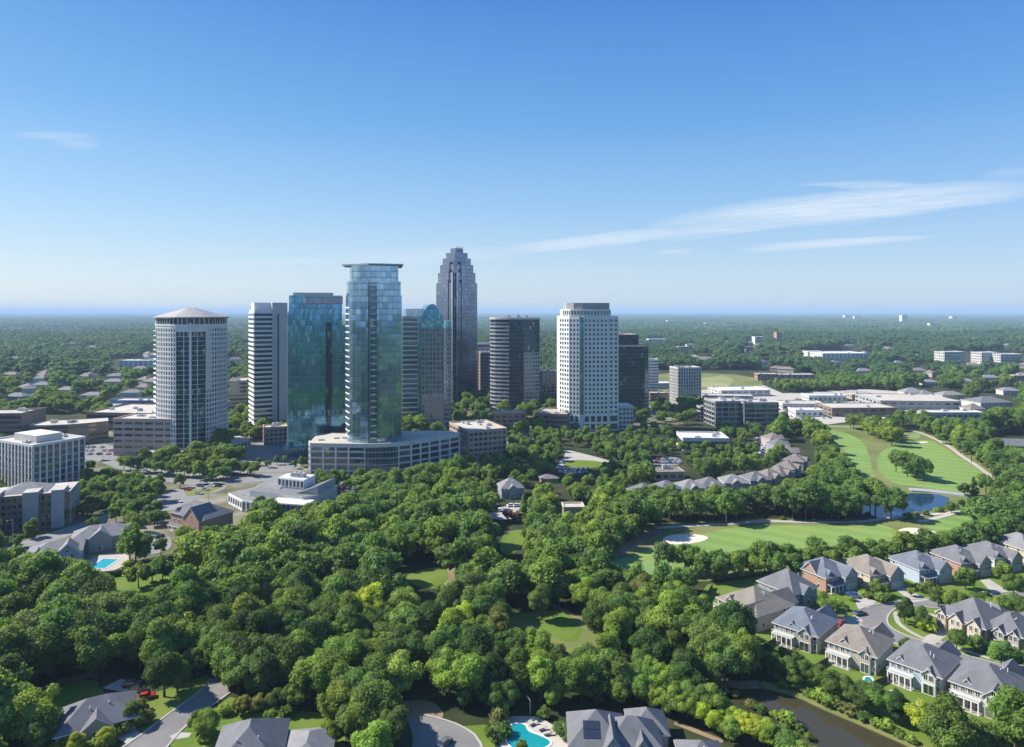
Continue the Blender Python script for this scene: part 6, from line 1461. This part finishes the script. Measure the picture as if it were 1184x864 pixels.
def hedge(pix, h, w, label, tone='dark green'):
    pts = [G(*p) for p in pix]; g = Geo(); r_ = np.random.RandomState(int(pix[0][0]))
    for (ax, ay), (bx, by) in zip(pts, pts[1:]):
        L = math.hypot(bx - ax, by - ay); n = max(2, int(L / .8)); d = np.array([bx - ax, by - ay, 0]) / L; q = np.array([-d[1], d[0], 0])
        for k in range(n + 1):
            c = np.array([ax, ay, h * .5]) + d * L * k / n; iv, jf = ICO0; g.add(c + iv * np.array([w * .62, w * .62, h * .5]) * r_.uniform(.85, 1.15, (len(iv), 1)), jf, 0, .3)
            m = int(26 * h); u = r_.normal(size=(m, 3)); u /= np.linalg.norm(u, axis=1)[:, None]; p = c + u * np.array([w * .68, w * .68, h * .56]); a = np.cross(u, r_.normal(size=(m, 3))); a /= np.linalg.norm(a, axis=1)[:, None]; b = np.cross(u, a); s = .28
            g.add(np.stack([p - a * s - b * s, p + a * s - b * s, p + a * s + b * s, p - a * s + b * s], 1).reshape(-1, 3), [(4 * i, 4 * i + 1, 4 * i + 2, 4 * i + 3) for i in range(m)], 0, np.repeat(r_.uniform(.2, .9, m), 4))
    o = bpy.data.objects.new('hedge', g.mesh('hedge', [M['leaf']])); COL.objects.link(o); o.color = (*TONES[tone], 1); tag(o, label, 'hedge')
hedge([(100, 668), (120, 668), (150, 664)], 2.2, 1.5, 'clipped dark hedge in front of the rectangular blue pool')
hedge([(280, 642), (300, 640), (322, 632)], 3.2, 2.6, 'tall clipped hedge below the brick mansion', 'mid-green')
hedge([(820, 706), (842, 705)], 1.8, .8, 'low dark hedge beside the small teal pool')
hedge([(843, 730), (866, 745)], 1.6, .8, 'short hedge on the lawn corner before the tan-roofed house', 'deep green')
def fence(pix, label, h=1.7):
    pts = [G(*p) for p in pix]; x0, y0 = pts[0]; r = empty('wooden_fence', (x0, y0, 0), 0, label, 'fence'); b = MB()
    for (ax, ay), (bx, by) in zip(pts, pts[1:]):
        a, c = (ax - x0, ay - y0), (bx - x0, by - y0); L = math.dist(a, c); b.fbox(a, c, 0, L, .05, h, -.03, .03, M['wood'])
        for k in range(int(L / 2.4) + 1): q = MB(); q.fbox(a, c, k * 2.4, k * 2.4 + .14, 0, h + .12, -.09, -.031, M['wood']); q.build('post', r)
    b.build('board_panel', r)
fence([(869, 760), (899, 742)], 'dark board fence between the tan-roofed and slate-roofed houses')
fence([(818, 706), (818, 690), (824, 680)], 'dark board fence at the lawn left of the tan-roofed house')
fence([(938, 778), (958, 766)], 'dark board fence between slate-roofed house and columned porch')
fence([(1010, 795), (1030, 786)], 'dark board fence between columned porch and pale blue house')
fence([(1090, 822), (1104, 810)], 'dark board fence right of the pale blue house')
fence([(38, 806), (72, 792), (112, 782)], 'dark board fence behind the twin-gabled house')

# ------------------------------------------------------------------ cars
def car_mesh(paint):
    b = MB(); L, w = 4.5, .9
    prof = [(-2.25, .35), (2.2, .35), (2.25, .7), (1.95, .88), (1.0, .98), (-1.6, 1.0), (-2.2, .92)]
    n = len(prof)
    for s in (-1, 1):
        pts = [(x, s * w, z) for x, z in prof]; b.face(pts if s < 0 else pts[::-1], paint)
    for i in range(n):
        (xa, za), (xb, zb) = prof[i], prof[(i + 1) % n]; b.face([(xa, -w, za), (xa, w, za), (xb, w, zb), (xb, -w, zb)][::-1], paint)
    b.face([(-1.2, -.68, 1.5), (.35, -.68, 1.5), (.35, .68, 1.5), (-1.2, .68, 1.5)], paint)
    cab = b.build('body'); me = cab.data; bpy.data.objects.remove(cab)
    g = MB(); lo = [(-1.75, -.82), (1.05, -.82), (1.05, .82), (-1.75, .82)]; hi = [(-1.2, -.68), (.35, -.68), (.35, .68), (-1.2, .68)]
    g.prism(lo, .99, 1.49, M['glassA'], scale_top=hi); o = g.build('windows'); mg = o.data; bpy.data.objects.remove(o)
    return me, mg
b = MB()
for k in range(10):
    a, c = 6.283 * k / 10, 6.283 * (k + 1) / 10; r_ = .33
    b.face([(r_ * math.cos(a), -.1, r_ * math.sin(a)), (r_ * math.cos(c), -.1, r_ * math.sin(c)), (r_ * math.cos(c), .1, r_ * math.sin(c)), (r_ * math.cos(a), .1, r_ * math.sin(a))], M['rubber'])
    for s in (-.1, .1): b.face([(0, s, 0), (r_ * math.cos(a), s, r_ * math.sin(a)), (r_ * math.cos(c), s, r_ * math.sin(c))], M['rubber'])
o = b.build('wheel'); WH = o.data; bpy.data.objects.remove(o)
PA = {k: car_mesh(M[k]) for k in ('c_white', 'c_black', 'c_silver', 'c_red', 'c_blue', 'c_grey')}
def car(x, y, rz, paint, label, group=None, z=.09):
    r = empty('parked_car', (x, y, z), rz, label, 'car', group)
    for nm_, me in (('body', PA[paint][0]), ('windows', PA[paint][1])): o = bpy.data.objects.new(nm_, me); COL.objects.link(o); o.parent = r
    for sx in (-1.4, 1.4):
        for sy in (-.82, .82): o = bpy.data.objects.new('wheel', WH); COL.objects.link(o); o.parent = r; o.location = (sx, sy, .33)
def carp(px, py, deg, paint, label, group=None): x, y = G(px, py); car(x, y, R(deg), paint, label, group)
carp(159, 800, 20, 'c_black', 'black car on the terrace behind the twin-gabled house'); carp(152, 794, 10, 'c_grey', 'dark grey car on the terrace behind the twin-gabled house'); carp(169, 808, 25, 'c_red', 'red car beside the dark tree by the curving road')
carp(986, 690, 130, 'c_blue', 'blue car on the driveway of the brick-sided house'); carp(994, 711, 20, 'c_grey', 'dark car in the estate turning circle'); carp(972, 722, 40, 'c_red', 'red car at the garage of the slate-roofed house')
carp(514, 862, 60, 'c_grey', 'dark car at the bottom of the cul-de-sac'); carp(1140, 690, 10, 'c_white', 'white car on the estate street by the right trees'); carp(1090, 762, -33, 'c_silver', 'silver car at the kerb opposite the three-gabled house')
carp(152, 540, -15, 'c_grey', 'grey car first in the street queue left of the towers'); carp(160, 542, -15, 'c_black', 'black car second in the street queue left of the towers'); carp(169, 545, -15, 'c_white', 'white car at the end of the street queue left of the towers')
def lot(poly, gap, row, deg, n, g, z=.09, name='pavement'):
    pts = [G(*p) for p in poly]; x0, x1 = min(p[0] for p in pts), max(p[0] for p in pts); y0, y1 = min(p[1] for p in pts), max(p[1] for p in pts); c = 0; cand = []
    y = y0
    while y < y1:
        x = x0
        while x < x1:
            cand.append((x, y)); x += gap
        y += row
    rnd.shuffle(cand)
    for x, y in cand:
        if c >= n: break
        if not pip([x], [y], pts)[0] or any(near_poly(np.array([x]), np.array([y]), p, 2)[0] for p, _ in FOOT): continue
        k = rnd.choice(['c_white', 'c_white', 'c_black', 'c_silver', 'c_grey', 'c_red', 'c_blue']); car(x, y, R(deg) + rnd.uniform(-.05, .05), k, f"{k[2:]} car parked {g}", f'cars parked {g}', z); c += 1
lot([(376, 562), (400, 558), (420, 562), (424, 572), (400, 584), (368, 587)], 3.0, 9, 80, 34, 'in the lot right of the grey modern hall')
lot([(60, 523), (94, 517), (128, 513), (138, 527), (96, 530)], 3.2, 12, 80, 16, 'in the lot below the tan office building')
lot([(902, 480), (935, 486), (980, 484), (1010, 482), (1000, 462), (925, 460), (890, 470)], 3.2, 11, 85, 90, 'in the strip mall lot', .1)
lot([(1085, 476), (1122, 474), (1118, 468), (1090, 470)], 3.2, 11, 85, 14, 'right of the huge pale-roofed hall', .1)
lot([(756, 531), (785, 529), (788, 537), (757, 539)], 3.0, 9, 85, 16, 'in the lane parking lot')
lot([(641, 542), (680, 542), (680, 547), (646, 547)], 3.0, 8, 85, 16, 'below the far park lawn')
lot([(563, 594), (586, 584), (605, 584), (610, 590), (590, 598)], 3.0, 9, 20, 5, 'on the drive beside the conical tree')
lot([(870, 508), (880, 507), (888, 516), (886, 525), (876, 526), (884, 516)], 3.0, 7, 60, 8, 'on the pale lane among the townhouses')
lot([(155, 633), (168, 616), (194, 620), (197, 631), (185, 638)], 3.2, 9, 60, 5, 'left of the brick mansion')
lot([(186, 572), (225, 562), (262, 560), (236, 570), (200, 586)], 3.4, 8, -20, 7, 'on the street left of the modern hall')
# street lamps
def lamp(px, py, h, label):
    x, y = G(px, py); r = empty('street_lamp', (x, y, 0), rnd.uniform(0, 6), label, 'street lamp', None)
    b = MB(); b.cyl(0, 0, 0, h, .14, .08, M['metal'], 6); b.build('pole', r); b = MB(); b.box(-.06, 1.8, -.05, .05, h - .1, h, M['metal']); b.build('arm', r); b = MB(); b.box(1.4, 2.3, -.16, .16, h - .25, h - .1, M['metal']); b.build('lamp_head', r)
lamp(15, 640, 14, 'tall grey street lamp at the left edge before the pyramid-roofed block'); lamp(119, 532, 11, 'street lamp by the lot below the tan office'); lamp(241, 580, 10, 'street lamp between mansion and modern hall'); lamp(344, 603, 8, 'lamp post at the corner of the modern hall'); lamp(613, 826, 3.5, 'slim lamp post behind the kidney pool terrace')
# loungers by the pool
def lounger(px, py, deg, label):
    x, y = G(px, py); r = empty('sun_lounger', (x, y, .07), R(deg), label, 'sun lounger', 'sun loungers on the cream pool terrace')
    b = MB(); b.box(-1, .4, -.35, .35, .25, .36, M['metal_dark']); b.build('seat', r); b = MB(); b.face([(.4, -.35, .34), (1.0, -.35, .8), (1.0, .35, .8), (.4, .35, .34)], M['metal_dark']); b.face([(.4, -.35, .26), (1.0, -.35, .72), (1.0, .35, .72), (.4, .35, .26)], M['metal_dark']); b.build('backrest', r)
    for sx in (-.9, .3):
        for sy in (-.3, .3): b = MB(); b.box(sx - .03, sx + .03, sy - .03, sy + .03, 0, .25, M['metal_dark']); b.build('leg', r)
lounger(617, 839, 40, 'dark sun lounger at the upper edge of the kidney pool'); lounger(628, 845, 30, 'dark sun lounger in the middle of the pool row'); lounger(634, 851, 20, 'dark sun lounger nearest the solar-panel house')

# ------------------------------------------------------------------ air, sky, sun, camera
hz = bpy.data.materials.new('haze'); hz.use_nodes = True; nt = hz.node_tree; nt.nodes.clear()
out = nt.nodes.new('ShaderNodeOutputMaterial'); pv = nt.nodes.new('ShaderNodeVolumePrincipled')
pv.inputs['Color'].default_value = (.52, .74, 1.0, 1); pv.inputs['Density'].default_value = HAZE; pv.inputs['Anisotropy'].default_value = 0
nt.links.new(pv.outputs[0], out.inputs['Volume'])
try: hz.cycles.homogeneous_volume = True
except Exception: pass
b = MB(); b.box(-135000, 135000, -135000, 135000, -1, 178, hz); ho = b.build('haze'); ho['kind'] = 'stuff'; ho['label'] = 'thin blue summer haze over the whole town'

SUN_EL, SUN_AZ = R(41), math.atan2(.22, -.975)      # azimuth of the sun as an angle from +X
w = bpy.data.worlds.new('World'); SC.world = w; w.use_nodes = True; nt = w.node_tree; bg = nt.nodes['Background']
sky = nt.nodes.new('ShaderNodeTexSky'); sky.sky_type = 'NISHITA'; sky.sun_disc = False; sky.sun_elevation = SUN_EL; sky.sun_rotation = SKYROT if SKYROT is not None else (math.pi / 2 - SUN_AZ)
sky.altitude = 100; sky.air_density = 1.0; sky.dust_density = .6; sky.ozone_density = 3.5
tcn = nt.nodes.new('ShaderNodeTexCoord'); sp = nt.nodes.new('ShaderNodeSeparateXYZ'); nt.links.new(tcn.outputs['Generated'], sp.inputs[0])
ymax = mth(nt, 'MAXIMUM', sp.outputs[1], .05); tx = mth(nt, 'DIVIDE', sp.outputs[0], ymax); ty = mth(nt, 'DIVIDE', sp.outputs[2], ymax)
cb = nt.nodes.new('ShaderNodeCombineXYZ'); nt.links.new(mth(nt, 'MULTIPLY', tx, 1.0), cb.inputs[0]); nt.links.new(mth(nt, 'MULTIPLY_ADD', tx, -1.3, mth(nt, 'MULTIPLY', ty, 15.0)), cb.inputs[1])
n1 = noise(nt, cb.outputs[0], 5.0, 7, .62); n2 = noise(nt, cb.outputs[0], 26.0, 9, .72)
wx = mth(nt, 'MULTIPLY_ADD', n1, .05, -.025)
tyw = mth(nt, 'ADD', ty, mth(nt, 'MULTIPLY_ADD', n1, .018, -.009)); txw = mth(nt, 'ADD', tx, mth(nt, 'MULTIPLY_ADD', n2, .05, -.025))
mask = None
# wisps: centre px, py, half length, half thickness (px), slope, strength
for cx_, cy_, hl, ht, sl, st_ in [(985, 238, 240, 20, -.10, .72), (865, 258, 120, 12, -.17, .55), (700, 277, 125, 9, -.10, .55), (640, 286, 70, 5, -.05, .25), (970, 281, 115, 7, -.07, .55), (1010, 214, 90, 5, .02, .35), (62, 158, 55, 6, .02, .28), (90, 166, 30, 7, .05, .16), (500, 296, 130, 12, -.03, .14), (330, 303, 90, 6, -.02, .18), (1170, 200, 40, 8, -.1, .12), (780, 291, 25, 4, -.05, .25)]:
    ax, ay = (cx_ - CX) / F, (HY - cy_) / F
    dx = mth(nt, 'SUBTRACT', txw, ax); dy = mth(nt, 'SUBTRACT', tyw, ay); dy = mth(nt, 'SUBTRACT', dy, mth(nt, 'MULTIPLY', dx, -sl))
    e = mth(nt, 'ADD', mth(nt, 'POWER', mth(nt, 'ABSOLUTE', mth(nt, 'DIVIDE', dx, hl / F)), 2.0), mth(nt, 'POWER', mth(nt, 'ABSOLUTE', mth(nt, 'DIVIDE', dy, ht / F)), 2.0))
    k = mth(nt, 'MULTIPLY', mth(nt, 'MAXIMUM', mth(nt, 'SUBTRACT', 1.0, e), 0), st_)
    k = mth(nt, 'POWER', k, .8)
    mask = k if mask is None else mth(nt, 'MAXIMUM', mask, k)
tex = mth(nt, 'MULTIPLY_ADD', n2, .55, mth(nt, 'MULTIPLY', n1, .75))
mask = mth(nt, 'MULTIPLY', mask, mth(nt, 'MINIMUM', mth(nt, 'MAXIMUM', mth(nt, 'MULTIPLY_ADD', tex, 2.2, -.72), 0), 1.0))
mask = mth(nt, 'MULTIPLY', mask, mth(nt, 'GREATER_THAN', sp.outputs[1], .05))
hs = nt.nodes.new('ShaderNodeHueSaturation'); hs.inputs['Saturation'].default_value = SAT; nt.links.new(sky.outputs[0], hs.inputs['Color'])
K = 1 / (SKYS * 2 ** EXPO)
grad = ramp(nt, sp.outputs[2], [(0, (.66, .75, .84)), (.05, (.58, .72, .86)), (.14, (.36, .60, .88)), (.26, (.165, .42, .82)), (.42, (.065, .25, .69)), (.58, (.075, .25, .66)), (1, (.11, .28, .66))])
side = ramp(nt, mth(nt, 'MULTIPLY_ADD', sp.outputs[0], .6, .5), [(0, (1.12, 1.07, 1.0)), (1, (.82, .90, 1.0))])
grad = mixc(nt, 1.0, mixc(nt, 1.0, grad, side, 'MULTIPLY'), (K, K, K), 'MULTIPLY')
base = mixc(nt, .8, hs.outputs[0], grad)
col = mixc(nt, mth(nt, 'MINIMUM', mask, .9), base, CLOUD)
nt.links.new(col, bg.inputs['Color']); bg.inputs['Strength'].default_value = SKYS
sl = bpy.data.lights.new('sun', 'SUN'); sl.energy = SUNE; sl.angle = R(.5); sl.color = (1.0, .93, .82)
so = bpy.data.objects.new('sun', sl); COL.objects.link(so)
d = Vector((math.cos(SUN_AZ) * math.cos(SUN_EL), math.sin(SUN_AZ) * math.cos(SUN_EL), math.sin(SUN_EL)))
so.rotation_euler = (-d).to_track_quat('-Z', 'Y').to_euler(); so.location = (0, 0, 300)
cam = bpy.data.cameras.new('camera'); co = bpy.data.objects.new('camera', cam); COL.objects.link(co); SC.camera = co
co.location = (0, 0, HC); co.rotation_euler = (R(90), 0, 0); cam.sensor_width = 36; cam.lens = 36 * F / 1184; cam.shift_y = -(432 - HY) / 1184; cam.clip_start = .5; cam.clip_end = 300000
SC.view_settings.view_transform = 'Standard'; SC.view_settings.look = 'None'; SC.view_settings.gamma = 1; SC.view_settings.exposure = EXPO
cy = SC.cycles; cy.max_bounces = 5; cy.diffuse_bounces = 3; cy.glossy_bounces = 3; cy.transmission_bounces = 2; cy.volume_bounces = 0; cy.transparent_max_bounces = 4; cy.caustics_reflective = False; cy.caustics_refractive = False
cy.use_denoising = DENOISE; cy.use_adaptive_sampling = True; cy.adaptive_threshold = .015
